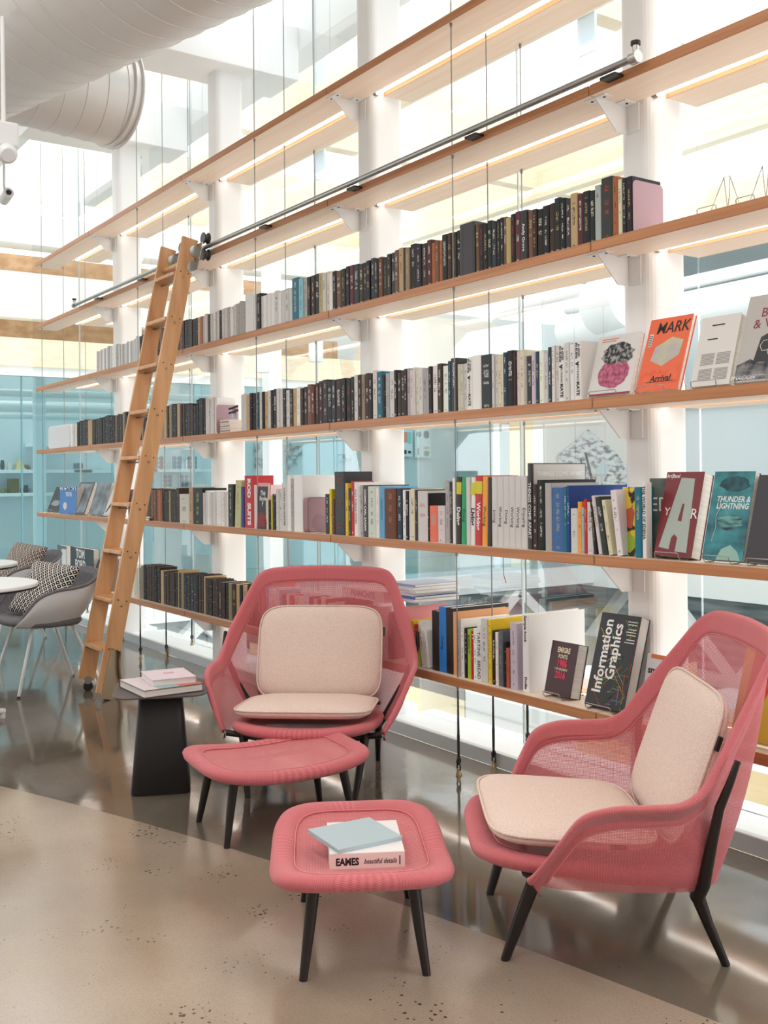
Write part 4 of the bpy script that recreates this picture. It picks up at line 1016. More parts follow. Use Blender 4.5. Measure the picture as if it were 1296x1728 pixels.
row(4, [('seg', 162, 228, (0.020, 0.034), (0.165, 0.185), 'mixlight'), ('seg', 228, 256, (0.022, 0.032), (0.185, 0.20), 'mix'), ('seg', 256, 340, (0.020, 0.034), (0.19, 0.205), 'brown'),
 ('seg', 340, 412, (0.020, 0.032), (0.185, 0.205), 'mixlight'), ('one', 413, 427, 0.235, 0.15, 'white', WH), ('seg', 427, 432, (0.02, 0.03), (0.21, 0.22), 'white'), ('one', 432, 439, 0.215, 0.14, 'black', WH), ('seg', 439, 491, (0.018, 0.030), (0.19, 0.21), 'white'),
 ('one', 492, 503, 0.235, 0.14, 'teal blue', WH), ('one', 503, 511, 0.225, 0.14, 'pale blue', DK), ('seg', 511, 517, (0.02, 0.03), (0.215, 0.22), 'light'), ('seg', 517, 543, (0.022, 0.032), (0.205, 0.22), 'dark'), ('seg', 543, 560, (0.016, 0.022), (0.20, 0.22), 'light'),
 ('seg', 560, 683, (0.022, 0.034), (0.195, 0.215), 'dark'), ('one', 683, 690, 0.205, 0.14, 'olive', GOLD), ('seg', 690, 727, (0.028, 0.038), (0.20, 0.215), 'dark'), ('seg', 727, 745, (0.016, 0.024), (0.19, 0.2), 'brown'), ('one', 745, 754, 0.21, 0.14, 'black', WH), ('seg', 754, 775, (0.018, 0.026), (0.20, 0.212), 'darktan'),
 ('one', 775, 800, 0.228, 0.16, 'charcoal', WH, sp('wide charcoal book in the middle of the top row of books', plain=True)), ('seg', 800, 836, (0.022, 0.030), (0.20, 0.215), 'dark'), ('seg', 836, 853, (0.018, 0.024), (0.20, 0.21), 'darktan'),
 ('one', 853, 861, 0.195, 0.14, 'tan', GOLD, sp('narrow tan book with gold capitals on the spine in the top row', [('KNOW YOUR MIND', 0.017, 0.42, INKG, 0.0003)])), ('seg', 861, 877, (0.022, 0.03), (0.195, 0.205), 'dark'),
 ('one', 877, 889, 0.205, 0.14, 'black', WH, sp('black book with a white name reading down the spine in the top row', [('Andy Grove', 0.022, 0.48, INKW, 0.0002)], plain=True)), ('seg', 889, 897, (0.02, 0.03), (0.19, 0.2), 'brown'), ('seg', 897, 914, (0.018, 0.026), (0.19, 0.2), 'darktan'),
 ('seg', 914, 1003, (0.024, 0.034), (0.195, 0.215), 'dark'), ('one', 1003, 1013, 0.21, 0.14, 'grey', DK), ('one', 1014, 1033, 0.228, 0.16, 'charcoal', RD), ('one', 1033, 1042, 0.22, 0.15, 'rust', DK), ('one', 1042, 1049, 0.205, 0.14, 'cream', DK), ('one', 1049, 1056, 0.205, 0.14, 'black', WH), ('one', 1056, 1066, 0.205, 0.15, 'black', GOLD)])
AG = [('A GOD\nIN RUINS', 0.0145, 0.84, INK, 0.0006), ('v', 0.03, 0.62, INK, 0.002), ('ATKINSON', 0.0145, 0.42, INK, 0.0002), ('KATE', 0.021, 0.20, INK, 0.0008)]
row(3, [('seg', 117, 129, (0.03, 0.05), (0.19, 0.205), 'white'), ('seg', 129, 205, (0.024, 0.036), (0.20, 0.215), 'dark'), ('seg', 205, 330, (0.024, 0.036), (0.20, 0.225), 'darktan'), ('seg', 330, 345, (0.022, 0.03), (0.225, 0.235), 'dark'), ('seg', 345, 364, (0.02, 0.03), (0.22, 0.235), 'white'),
 ('seg', 405, 440, (0.018, 0.030), (0.20, 0.225), 'mix'), ('seg', 440, 505, (0.018, 0.028), (0.205, 0.22), 'mix'), ('seg', 505, 530, (0.018, 0.028), (0.205, 0.215), 'dark'), ('seg', 530, 542, (0.02, 0.03), (0.22, 0.23), 'brown'), ('seg', 542, 596, (0.022, 0.034), (0.215, 0.23), 'dark'), ('seg', 596, 602, (0.02, 0.03), (0.22, 0.225), 'white'),
 ('seg', 602, 627, (0.02, 0.03), (0.215, 0.23), 'dark'), ('seg', 627, 635, (0.02, 0.03), (0.22, 0.23), 'white'), ('one', 635, 644, 0.225, 0.15, 'teal blue', WH), ('one', 644, 649, 0.205, 0.14, 'black', WH), ('seg', 649, 664, (0.018, 0.026), (0.21, 0.22), 'light'), ('one', 664, 669, 0.22, 0.15, 'black', WH),
 ('seg', 669, 700, (0.016, 0.024), (0.205, 0.215), 'mix'), ('seg', 700, 722, (0.016, 0.022), (0.2, 0.215), 'light'), ('one', 722, 728, 0.212, 0.14, 'black', GOLD), ('seg', 728, 737, (0.02, 0.03), (0.21, 0.215), 'light'), ('one', 737, 745, 0.218, 0.14, 'dark brown', WH), ('seg', 745, 755, (0.02, 0.03), (0.205, 0.21), 'light'),
 ('one', 755, 760, 0.222, 0.14, 'dark teal', WH), ('one', 760, 771, 0.232, 0.15, 'black', WH, sp('black book with white capitals down the spine near the middle of the second row', [('FLASHPOINT', 0.019, 0.68, INKW, 0.0004)], plain=True)), ('seg', 771, 787, (0.015, 0.02), (0.2, 0.21), 'white'),
 ('one', 787, 796, 0.225, 0.15, 'white', DK, sp('white book titled in black capitals, first of three alike in the second row', AG, plain=True)), ('one', 796, 811, 0.228, 0.15, 'white', WH, NB.copy()), ('one', 811, 829, 0.225, 0.15, 'charcoal', WH), ('seg', 829, 848, (0.015, 0.02), (0.215, 0.222), 'white'), ('one', 848, 855, 0.222, 0.14, 'dark teal', WH), ('one', 855, 866, 0.226, 0.15, 'black', WH),
 ('one', 866, 870, 0.215, 0.14, 'dark brown', GOLD), ('seg', 870, 883, (0.015, 0.03), (0.212, 0.222), 'white'), ('seg', 883, 896, (0.014, 0.018), (0.195, 0.205), 'light'), ('one', 896, 903, 0.205, 0.14, 'lavender', DK), ('one', 903, 909, 0.205, 0.14, 'dark teal', GOLD), ('one', 909, 917, 0.208, 0.14, 'white', (150, 190, 80)), ('one', 917, 924, 0.195, 0.14, 'light grey', DK),
 ('one', 924, 930, 0.215, 0.14, 'dark teal', WH), ('seg', 930, 942, (0.015, 0.02), (0.212, 0.22), 'white'), ('one', 942, 952, 0.217, 0.15, 'white', DK, sp('white book titled in black capitals, second of three alike in the second row', AG, plain=True)), ('seg', 952, 968, (0.015, 0.024), (0.21, 0.225), 'white'), ('one', 969, 980, 0.222, 0.16, 'white', DK, sp('white book titled in black capitals at the right end of the second row', AG, plain=True))])
DO = lambda s, m: [(s, 0.032, 0.42, m, 0.0012)]
DS = lambda s: [(s, 0.023, 0.43, INK, 0.0001)]
row(2, [('seg', 215, 245, (0.024, 0.034), (0.205, 0.22), 'dark'), ('seg', 245, 270, (0.024, 0.034), (0.21, 0.225), 'brown'), ('seg', 270, 302, (0.022, 0.032), (0.205, 0.23), 'darktan'), ('one', 302, 318, 0.19, 0.15, 'light grey', DK), ('one', 318, 325, 0.235, 0.15, 'tan', DK), ('one', 325, 341, 0.23, 0.17, 'black', GOLD), ('seg', 341, 384, (0.018, 0.030), (0.20, 0.215), 'white'), ('one', 384, 393, 0.255, 0.17, 'charcoal', WH),
 ('one', 395, 405, 0.28, 0.17, (196, 200, 150), (180, 60, 60), sp('pale green book with a red berry pattern left of the red book', lean=0.06)), ('one', 406, 411, 0.24, 0.15, 'royal blue', RD), ('one', 412, 428, 0.305, 0.13, (200, 36, 46), WH, sp('tall red book with large white capitals along the spine', [('ROD  SUITS', 0.052, 0.5, INKW, 0.003)], plain=True)), ('one', 428, 433, 0.25, 0.2, 'pale pink', RD), ('seg', 447, 458, (0.012, 0.02), (0.15, 0.19), 'colour'), ('one', 459, 464, 0.2, 0.15, 'navy', WH), ('seg', 464, 475, (0.016, 0.022), (0.22, 0.23), 'light'),
 ('one', 475, 484, 0.262, 0.2, 'light grey', DK, sp('light grey book with black capitals down the spine beside tall white books', [('LIVING ON WATER', 0.024, 0.5, INK, 0.0004)], plain=True)), ('one', 484, 490, 0.305, 0.28, 'white', DK, NB.copy()), ('one', 490, 495, 0.285, 0.26, 'grey', DK), ('one', 495, 510, 0.30, 0.30, 'white', WH, sp('large white slipcased book left of the mauve bookend', plain=True)),
 ('one', 548, 555, 0.205, 0.15, 'charcoal', WH), ('one', 555, 559, 0.23, 0.16, 'yellow', DK), ('one', 559, 563, 0.18, 0.15, 'brown', WH), ('one', 564, 582, 0.318, 0.30, 'black', WH, sp('tall thick black book with red ornaments on the spine', plain=True)), ('one', 582, 587, 0.26, 0.26, 'yellow', DK), ('one', 587, 592, 0.235, 0.2, 'charcoal', WH), ('one', 592, 597, 0.27, 0.12, 'red', WH), ('one', 597, 603, 0.265, 0.28, 'white', DK, sp('white book with dark capitals down the spine right of the black one', [('WAY THINGS WORK', 0.018, 0.55, INK, 0.0003)], plain=True)), ('one', 603, 607, 0.24, 0.2, 'light grey', DK), ('one', 607, 612, 0.25, 0.24, 'grey', DK), ('one', 612, 620, 0.25, 0.25, 'charcoal', WH, sp('dark grey book with white capitals down the spine in the third row', [('COSMIC CARL SAGAN', 0.02, 0.52, INKW, 0.0006)], plain=True)),
 ('one', 620, 634, 0.245, 0.2, 'light grey', DK), ('one', 634, 639, 0.235, 0.22, 'white', DK), ('one', 639, 648, 0.245, 0.2, 'sky blue', DK), ('one', 648, 668, 0.235, 0.2, (110, 56, 40), (190, 110, 70)), ('one', 669, 678, 0.235, 0.2, 'navy', WH), ('seg', 678, 692, (0.016, 0.024), (0.225, 0.235), 'colour'), ('one', 692, 699, 0.235, 0.16, 'cream', DK), ('one', 699, 704, 0.23, 0.16, 'charcoal', WH), ('one', 704, 721, 0.225, 0.16, 'light grey', RD), ('one', 721, 724, 0.215, 0.15, 'black', WH), ('one', 724, 738, 0.16, 0.13, (236, 120, 100), (120, 190, 170)), ('one', 738, 750, 0.16, 0.13, 'light grey', (60, 120, 140)),
 ('one', 751, 758, 0.27, 0.2, 'grey', DK), ('one', 758, 763, 0.265, 0.2, 'charcoal', WH), ('one', 763, 768, 0.282, 0.2, 'white', DK, NB.copy()), ('one', 768, 777, 0.288, 0.2, 'black', WH, sp('black book with white title and yellow band in the coloured set', DO('Doing', INKW), plain=True, lean=0.03)), ('one', 777, 786, 0.288, 0.2, 'green', DK, sp('bright green book in the coloured set', DS('Doing'), plain=True, lean=0.03)), ('one', 786, 793, 0.285, 0.2, 'light grey', DK, NB.copy()),
 ('one', 793, 800, 0.285, 0.2, 'white', DK, sp('white book with bold black title in the coloured set', DO('Living', INK), plain=True, lean=0.03)), ('one', 800, 812, 0.292, 0.2, 'red', WH, sp('red book with bold white title in the coloured set', DO('Working', INKW), plain=True, lean=0.03)), ('one', 812, 821, 0.288, 0.2, 'orange', DK, sp('orange book at the right end of the coloured set', DS('Working'), plain=True, lean=0.03)), ('one', 821, 829, 0.285, 0.2, 'black', DK, sp('black book between the orange book and the light grey set', plain=True, lean=0.03)),
 *[('one', 829 + k * 10, 839 + k * 10, 0.288, 0.2, 'light grey', DK, sp('light grey book of the uniform set, %s of six' % ONES[k + 1], DS(t_), plain=True)) for k, t_ in enumerate(('Living', 'Working', 'Doing', 'Working', 'Working', 'Enjoying'))],
 ('one', 890, 897, 0.338, 0.30, 'charcoal', WH, sp('tall book with charcoal spine and pale grey cover in the third row', [('THINGS COME APART', 0.022, 0.45, INKW, 0.0003)], plain=True)), ('one', 898, 906, 0.255, 0.2, 'dark brown', WH), ('one', 906, 919, 0.272, 0.28, 'black', WH), ('one', 919, 930, 0.26, 0.26, 'grey', DK, NB.copy()), ('one', 931, 951, 0.242, 0.2, (70, 110, 160), (190, 180, 130)), ('one', 951, 956, 0.245, 0.28, 'teal blue', WH), ('one', 956, 961, 0.25, 0.32, 'royal blue', WH), ('one', 962, 974, 0.165, 0.13, 'light grey', DK), ('one', 974, 981, 0.19, 0.13, 'orange', RD), ('one', 981, 985, 0.17, 0.13, 'pale blue', DK), ('one', 985, 990, 0.2, 0.13, 'red', (170, 200, 60)), ('one', 990, 1000, 0.19, 0.14, 'light grey', DK),
 ('one', 1001, 1007, 0.2, 0.16, 'black', GOLD, dict(lean=-0.12)), ('one', 1009, 1015, 0.215, 0.18, 'light grey', DK, dict(lean=-0.16)), ('one', 1016, 1025, 0.21, 0.18, 'charcoal', WH, dict(lean=-0.17)), ('one', 1026, 1033, 0.2, 0.18, 'cream', DK, dict(lean=-0.17)), ('one', 1040, 1050, 0.235, 0.2, 'white', DK, dict(lean=-0.13)),
 ('one', 1070, 1082, 0.245, 0.2, 'teal blue', GOLD), ('one', 1083, 1090, 0.262, 0.03, 'white', DK, sp('white comic-sized book with black capitals beside the blue book', [('THE WORLD OF EDENA', 0.017, 0.6, INK, 0.0004)], plain=True))])
row(1, [('seg', 212, 236, (0.022, 0.036), (0.21, 0.225), 'light'), ('seg', 236, 300, (0.026, 0.040), (0.225, 0.245), 'darktan'), ('seg', 300, 345, (0.026, 0.036), (0.225, 0.24), 'dark'), ('seg', 345, 440, (0.028, 0.040), (0.215, 0.24), 'darktan'), ('one', 440, 446, 0.275, 0.2, (222, 104, 70), WH, sp('orange book peeking out left of the facing lounge chair', plain=True)), ('seg', 446, 520, (0.02, 0.034), (0.21, 0.25), 'colour'), ('seg', 520, 600, (0.018, 0.03), (0.20, 0.25), 'mix'), ('seg', 600, 660, (0.016, 0.03), (0.19, 0.24), 'light'),
 ('one', 683, 688, 0.255, 0.25, (236, 150, 150), WH, sp('large salmon pink folder leaning left of the black book', plain=True, lean=-0.12)), ('one', 692, 697, 0.2, 0.16, 'yellow', DK, dict(lean=-0.14)), ('one', 698, 703, 0.185, 0.16, 'red', WH, dict(lean=-0.15)), ('one', 704, 709, 0.18, 0.16, 'lime', DK, dict(lean=-0.15)), ('one', 711, 717, 0.205, 0.18, 'white', RD, dict(lean=-0.15)), ('one', 718, 724, 0.165, 0.14, 'white', (60, 140, 190), dict(lean=-0.16)),
 ('one', 728, 740, 0.262, 0.2, 'black', DK, NB.copy()), ('one', 740, 752, 0.285, 0.2, 'blue', DK, sp('bright blue book between two black books in the lowest row', [('Doing', 0.024, 0.45, INK, 0.0001)], plain=True)), ('one', 752, 764, 0.285, 0.32, 'black', WH, sp('wide black book with drawn outlines right of the blue book', plain=True)), ('one', 764, 770, 0.27, 0.3, (228, 168, 116), DK, sp('apricot coloured large book right of the wide black one', plain=True)), ('one', 770, 777, 0.24, 0.26, 'grey', DK), ('one', 777, 782, 0.245, 0.26, 'white', DK), ('one', 783, 788, 0.21, 0.16, 'black', WH), ('one', 788, 794, 0.208, 0.16, 'lime', DK, sp('lime green book with black capitals in the lowest row', [('MAKING IT', 0.016, 0.7, INK, 0.0004)], plain=True)), ('one', 794, 798, 0.2, 0.15, 'red', WH), ('one', 798, 804, 0.215, 0.16, 'white', DK), ('one', 804, 811, 0.235, 0.17, 'white', DK, sp('white book with wide spaced grey capitals in the lowest row', [('TARTINE  BREAD', 0.026, 0.45, INK, 0.0002)], plain=True)),
 ('one', 811, 822, 0.262, 0.28, 'light grey', DK), ('one', 823, 829, 0.262, 0.24, 'yellow', DK), ('one', 830, 835, 0.22, 0.16, 'black', WH), ('one', 835, 840, 0.215, 0.16, 'white', DK), ('one', 841, 848, 0.225, 0.2, (96, 106, 116), (150, 160, 166)), ('one', 848, 853, 0.18, 0.16, 'black', WH), ('one', 853, 859, 0.16, 0.14, 'rust', DK), ('one', 860, 872, 0.265, 0.2, 'lavender', DK), ('one', 881, 892, 0.305, 0.31, 'white', DK, sp('large white sample binder right of the lavender book', [('Sample book', 0.02, 0.82, INK, 0.0006), ('Profile', 0.018, 0.12, INK, 0.0006)], plain=True))])

PENDING.sort(key=lambda q: (-q['keep'], -q['size']))
N_SINGLE = 262                       # with the books lying or facing out: about 300
far_b = MB(); far_m = []; far_i = []
for q in PENDING[:N_SINGLE]: build_book(q)
for q in PENDING[N_SINGLE:]:
    m = far_spine(q['cov'], q['ink']); k0 = len(far_b.f)
    Mq = Matrix.Translation((q['x0'], q['y0'], ZS[q['lv']] + 0.0005))
    ct = cover_mesh(far_b, q['t'], q['h'], q['d'], Mq)
    if m not in far_m: far_m.append(m)
    far_i += [far_m.index(m)] * (len(far_b.f) - k0); k0 = len(far_b.f)
    far_b.box(ct, q['t'] - ct, 0.006, q['d'] - 0.004, 0.003, q['h'] - 0.004, Mq)
    if PAGES not in far_m: far_m.append(PAGES)
    far_i += [far_m.index(PAGES)] * (len(far_b.f) - k0)
if far_i:
    me = far_b.mesh('small_books')
    for m in far_m: me.materials.append(m)
    me.polygons.foreach_set('material_index', far_i)
    o = link('small_books', me); o['kind'] = 'stuff'; tag(o, 'the many thin and distant books filling the shelf rows around the ladder', 'books')
print('BOOKS', len(PENDING))

# pieces added to some of these books
def find(label): return next(o for o in bpy.data.objects if o.get('label') == label)
YB = mat('yellow_band', (214, 206, 40), 0.5)
for lab in ('black book with white title and yellow band in the coloured set', 'white book with bold black title in the coloured set', 'red book with bold white title in the coloured set'):
    o = find(lab); t = max(v.co.x for v in o.data.vertices); h = max(v.co.z for v in o.data.vertices)
    MB().box(0.0002, t - 0.0002, -0.0008, 0.004, h * 0.74, h * 0.92).build('yellow_band', YB, o)
o = find('tall thick black book with red ornaments on the spine'); t = max(v.co.x for v in o.data.vertices)
for zf in (0.15, 0.5, 0.86):
    for dx in (-0.011, 0.011):
        MB().tube([(t / 2 + dx + 0.009 * math.cos(a), -0.0006, 0.318 * zf + 0.011 * math.sin(a)) for a in [2 * PI * i / 12 for i in range(12)]], 0.0014, 5, closed=True).build('ornament', mat('copper_ink', (190, 104, 84), 0.4), o)
o = find('tall book with charcoal spine and pale grey cover in the third row'); t = max(v.co.x for v in o.data.vertices)
MB().box(t, t + 0.0012, 0.012, 0.295, 0.004, 0.334).build('cover_print', mat('pale_grey_cover', (206, 202, 198), 0.5), o)
MR = Matrix.Rotation(R(90), 4, 'Z') @ Matrix.Rotation(R(90), 4, 'X')
text(o, 'THINGS COME APART', 0.026, Matrix.Translation((t + 0.0016, 0.16, 0.295)) @ MR, INKW, squash=1.0)
MB().box(t + 0.0012, t + 0.0018, 0.03, 0.28, 0.18, 0.245).build('cover_photo', noise_mat('speckled_print', (206, 202, 198), (50, 50, 52), (80, 80, 80), 0.6, 2, lo=0.55, hi=0.6), o)

# ------------------------------------------------------------------ bookends, speaker and small things on the shelves
def bookend(lv, ix, y0, d, h, label, thick=0.003):
    x = wx(ix, y0, ZS[lv] + 0.08)
    root = thing('bookend', label, 'bookend', (x, y0, ZS[lv] + 0.0004), 0, 'mauve metal bookends')
    MB().prism(rbox(0, d, 0, h, 0.018, 5), 0, thick, MR).build('upright', MAUVE, root)
    MB().box(-0.10, 0.0, 0.01, d - 0.01, 0.0, 0.0015).build('base_plate', MAUVE, root)
bookend(4, 1068, 0.03, 0.155, 0.19, 'mauve metal bookend at the right end of the top row of books')
bookend(3, 365, 0.03, 0.15, 0.18, 'mauve metal bookend beside stacked small white books')
x = wx(512, 0.03, ZS[2] + 0.08)
root = thing('bookend', 'deep mauve box bookend beside the large white book', 'bookend', (x, 0.03, ZS[2]), 0, 'mauve metal bookends')
MB().prism(rbox(0, 0.13, 0, 0.185, 0.02, 5), 0, 0.045, MR).build('upright', mat('dusky_mauve', (150, 106, 112), 0.4), root); MB().prism(rbox(0.004, 0.128, 0.004, 0.181, 0.02, 5), 0.045, 0.047, MR).build('face_plate', MAUVE, root)
x = wx(538, 0.06, ZS[2] + 0.05)
root = thing('acrylic_sign_holder', 'clear acrylic holder beside the mauve box bookend', 'sign holder', (x, 0.05, ZS[2]))
MB().lathe([(0.045, 0), (0.045, 0.003)], 24, Matrix.Translation((0.02, 0, 0.055)) @ Matrix.Rotation(R(90), 4, 'Y')).build('disc', TRIM_GLASS, root); MB().box(0.0, 0.06, -0.02, 0.05, 0, 0.006).build('foot', TRIM_GLASS, root)
x = wx(997, 0.03, ZS[1] + 0.1)
root = thing('bookend', 'dark plum bookend left of the large black leaning book', 'bookend', (x, 0.09, ZS[1]), 0, 'mauve metal bookends')
MB().prism(rbox(0, 0.11, 0, 0.19, 0.02, 5), 0, 0.003, MR).build('upright', mat('plum_metal', (92, 70, 82), 0.4), root); MB().box(0, 0.08, 0.01, 0.10, 0, 0.0015).build('base_plate', mat('plum_metal', (92, 70, 82), 0.4), root)
for k, (dz, w_) in enumerate(((0.0, 0.16), (0.028, 0.14), (0.055, 0.12))):
    x = wx(372, 0.05, ZS[3] + 0.03)
    o = MB().box(0, w_, 0, 0.11, 0, 0.026).build('small_book', mat('cream_stock', (232, 220, 212), 0.6), bevel=0.002); o.location = (x, 0.045, ZS[3] + dz + 0.002); o.rotation_euler = (0, 0, 0.04 * (k - 1))
    tag(o, 'small cream book lying in the stack by the mauve bookend, %s' % ('bottom', 'middle', 'top')[k], 'book', 'small stacked books')
    MB().box(0.004, w_ - 0.004, -0.0006, 0.0, 0.009, 0.017).build('title_strip', mat('strip_ink', (150, 140, 136), 0.6), o)
x = wx(388, 0.04, ZS[3] + 0.15)
root = thing('sculptor_stand', 'clear acrylic stand with black clips by the stacked small books', 'stand', (x, 0.05, ZS[3] + 0.084))
MB().box(0, 0.06, 0, 0.004, 0, 0.06).build('acrylic_plate', TRIM_GLASS, root)
for dz in (0.035, 0.06): MB().tube([(-0.01, -0.01, dz), (0.09, -0.005, dz + 0.012)], 0.007, 8).build('clip', INK, root)
xa, xb = wx(84, 0.05, ZS[3] + 0.05), wx(116, 0.02, ZS[3] + 0.05)
root = thing('white_speaker', 'rounded white speaker box at the far left of the second row', 'speaker', (xa, 0.035, ZS[3]))
MB().prism(rbox(0, xb - xa - 0.02, 0.0, 0.20, 0.045, 6), -0.13, 0.0, Matrix.Rotation(R(90), 4, 'X')).build('body', mat('soft_white_plastic', (222, 220, 222), 0.4), root, bevel=0.01, seg=3)
MB().box(0.24, 0.25, -0.004, 0.0, 0.03, 0.15).build('front_label', INK, root) if False else None
MB().box(xb - xa - 0.021, xb - xa - 0.018, 0.02, 0.11, 0.02, 0.15).build('label_panel', noise_mat('printed_panel', (210, 206, 196), (60, 62, 66), (30, 30, 30), 0.6, 2, lo=0.5, hi=0.55), root)
for k, ix in enumerate((248, 248)):
    x = wx(240, 0.04, ZS[2] + 0.01)
    o = MB().box(0, 0.2, 0, 0.14, 0, 0.014).build('thin_book', mat(('brown_board', 'grey_board')[k], ((150, 104, 80), (170, 160, 152))[k], 0.6)); o.location = (x + 0.01 * k, 0.012, ZS[2] + 0.0005 + 0.0148 * k)
    tag(o, ('brown thin book lying flat right of the ladder', 'grey thin book lying on the brown one right of the ladder')[k], 'book')
    MB().box(0.003, 0.197, -0.0005, 0.12, 0.003, 0.011).build('page_block', PAGES_X, o)
xa, xb = wx(578, 0.04, ZS[1] + 0.28), wx(648, 0.04, ZS[1] + 0.28)
o = MB().box(0, xb - xa, 0, 0.13, 0, 0.05).build('lying_book', mat('white_box_cover', (236, 234, 232), 0.5)); o.location = (xa, 0.04, ZS[1] + 0.258); tag(o, 'white lettered book lying across the row behind the facing lounge chair', 'book')
MB().box(0.003, xb - xa - 0.003, 0.003, 0.131, 0.004, 0.046).build('page_block', PAGES_X, o)
text(o, 'FRANCHISE', 0.042, face_front((xb - xa) / 2, -0.0008, 0.025), INK, bold=0.0004)
# white and blue stacked magazines behind the facing chair
x = wx(672, 0.02, ZS[1] + 0.3)
for k in range(6):
    cols = [(236, 236, 238), (60, 90, 170), (232, 232, 236), (214, 216, 226), (238, 238, 240), (150, 160, 190)][k]
    o = MB().box(0, 0.20, 0, 0.26, 0, 0.013).build('magazine', mat('mag_%d' % k, cols, 0.4)); o.location = (x - 0.14 - 0.008 * (k % 3), 0.07 + 0.006 * (k % 2), ZS[1] + 0.275 + 0.0135 * k); o.rotation_euler = (0, 0, 0.03 * ((k % 3) - 1))
    tag(o, ('lowest', 'second', 'third', 'fourth', 'fifth', 'topmost')[k] + ' magazine of the lying pile right of the facing lounge chair', 'magazine', 'magazines lying on the books')
    MB().box(0.002, 0.203, 0.003, 0.255, 0.002, 0.011).build('page_block', PAGES_X, o)

# ------------------------------------------------------------------ books standing face out on wire easels
WIRE_ST = mat('chrome_wire', (176, 172, 170), 0.25, 1.0)
def easel(x0, x1, y, z, tilt, label, hgt=0.16):
    root = thing('book_easel', label, 'book stand', (x0, y, z), 0, 'wire book easels')
    w_ = x1 - x0; a, c = w_ * 0.18, w_ * 0.82
    if w_ < 0.08: a, c = 0, w_
    MB().tube([(a, 0.03, 0.003), (a, -0.012, 0.003), (a, -0.024, 0.012), (a, -0.026, 0.024), (a + 0.006, -0.027, 0.027), (c - 0.006, -0.027, 0.027), (c, -0.026, 0.024), (c, -0.024, 0.012), (c, -0.012, 0.003), (c, 0.03, 0.003)], 0.0018, 6).build('front_lip', WIRE_ST, root)
    s, k = math.sin(tilt), math.cos(tilt); b0 = 0.036
    MB().tube([(a, 0.03, 0.003), (a + 0.01, b0 + hgt * 0.5 * s, 0.003 + hgt * 0.5 * k), ((a + c) / 2 - 0.012, b0 + hgt * s, hgt * k), ((a + c) / 2 + 0.012, b0 + hgt * s, hgt * k), (c - 0.01, b0 + hgt * 0.5 * s, 0.003 + hgt * 0.5 * k), (c, 0.03, 0.003)], 0.0018, 6).build('back_rest', WIRE_ST, root)
    MB().tube([((a + c) / 2 - 0.012, b0 + hgt * s, hgt * k), ((a + c) / 2 - 0.03, b0 + hgt * s + 0.05, 0.002), ((a + c) / 2 + 0.03, b0 + hgt * s + 0.05, 0.002), ((a + c) / 2 + 0.012, b0 + hgt * s, hgt * k)], 0.0018, 6).build('prop', WIRE_ST, root)
    return root
def face_book(lv, il, ir, h, t, tilt, cover, label, y0=0.045, stand=True, spine_col=None, dz=0.012, yaw=0.0, page=PAGES, slabel=None):
    z = ZS[lv] + dz
    x0, x1 = wx(il, y0, z), wx(ir, y0, z); w_ = x1 - x0
    root = thing('book', label, 'book', (x0, y0, z), 0, 'books standing face out')
    root.rotation_euler = (-R(tilt), 0, yaw)
    cm = cover if not isinstance(cover, tuple) else mat('cover_%d_%d_%d' % cover, cover, 0.4)
    sm = mat('cover_%d_%d_%d' % spine_col, spine_col, 0.4) if spine_col else cm
    MB().box(0, w_, 0, 0.002, 0, h).build('front_cover', cm, root); MB().box(0, w_, t - 0.002, t, 0, h).build('back_cover', sm, root)
    MB().box(0, 0.002, 0.002, t - 0.002, 0, h).build('spine', sm, root); MB().box(0.003, w_ - 0.003, 0.0025, t - 0.0025, 0.002, h - 0.003).build('page_block', page, root)
    if stand: easel(x0 + 0.0, x1 - 0.0, y0 - 0.004, ZS[lv], R(tilt), slabel or 'wire easel under the ' + ' '.join(label.split()[:9]), min(0.17, h * 0.6))
    return root, w_, h
def shape(root, w_, h, pts, m, name='cover_print', off=0.0):
    MB().prism([(x * w_, y * h) for x, y in pts], 0.0002 + off, 0.0007 + off, Matrix.Rotation(R(90), 4, 'X')).build(name, m, root)
def ftext(root, body, size, x, z, m, bold=0.0, **k): text(root, body, size, face_front(x, -0.0011, z), m, bold=bold, **k)
random.seed(11)
def blob(cx, cy, rx, ry, n=26, j=0.1): return [(cx + rx * math.cos(2 * PI * i / n) * (1 + random.uniform(-j, j)), cy + ry * math.sin(2 * PI * i / n) * (1 + random.uniform(-j, j))) for i in range(n)]
# second row, right
root, w_, h = face_book(3, 991, 1062, 0.235, 0.022, 17, (222, 220, 218), 'white book with a dark crystal above a pink mass on its cover')
shape(root, w_, h, [(x, y) for x, y in blob(0.52, 0.36, 0.36, 0.25, 30, 0.05)], noise_mat('pink_mass', (206, 120, 146), (150, 56, 88), (70, 70, 70), 0.6, 3))
shape(root, w_, h, [(x, max(y, 0.52)) for x, y in blob(0.54, 0.66, 0.37, 0.20, 30, 0.12)], noise_mat('dark_crystal', (34, 34, 36), (170, 170, 172), (60, 60, 60), 0.5, 3, lo=0.45, hi=0.62), off=0.0006)
shape(root, w_, h, [(0.05, 0.0), (1.0, 0.0), (1.0, 0.035), (0.05, 0.035)], mat('crimson_strip', (150, 50, 70), 0.5))
for k in range(2): shape(root, w_, h, [(0.10, 0.93 - 0.035 * k), (0.5 - 0.06 * k, 0.93 - 0.035 * k), (0.5 - 0.06 * k, 0.945 - 0.035 * k), (0.10, 0.945 - 0.035 * k)], mat('orange_ink', (214, 130, 90), 0.5), 'small_print')
root, w_, h = face_book(3, 1072, 1143, 0.275, 0.02, 19, (240, 108, 66), 'bright orange magazine with a grey hexagon picture on its cover')
ftext(root, 'MARK', 0.060, w_ * 0.58, h * 0.85, INK, 0.0004, squash=0.88, shear=0.15)
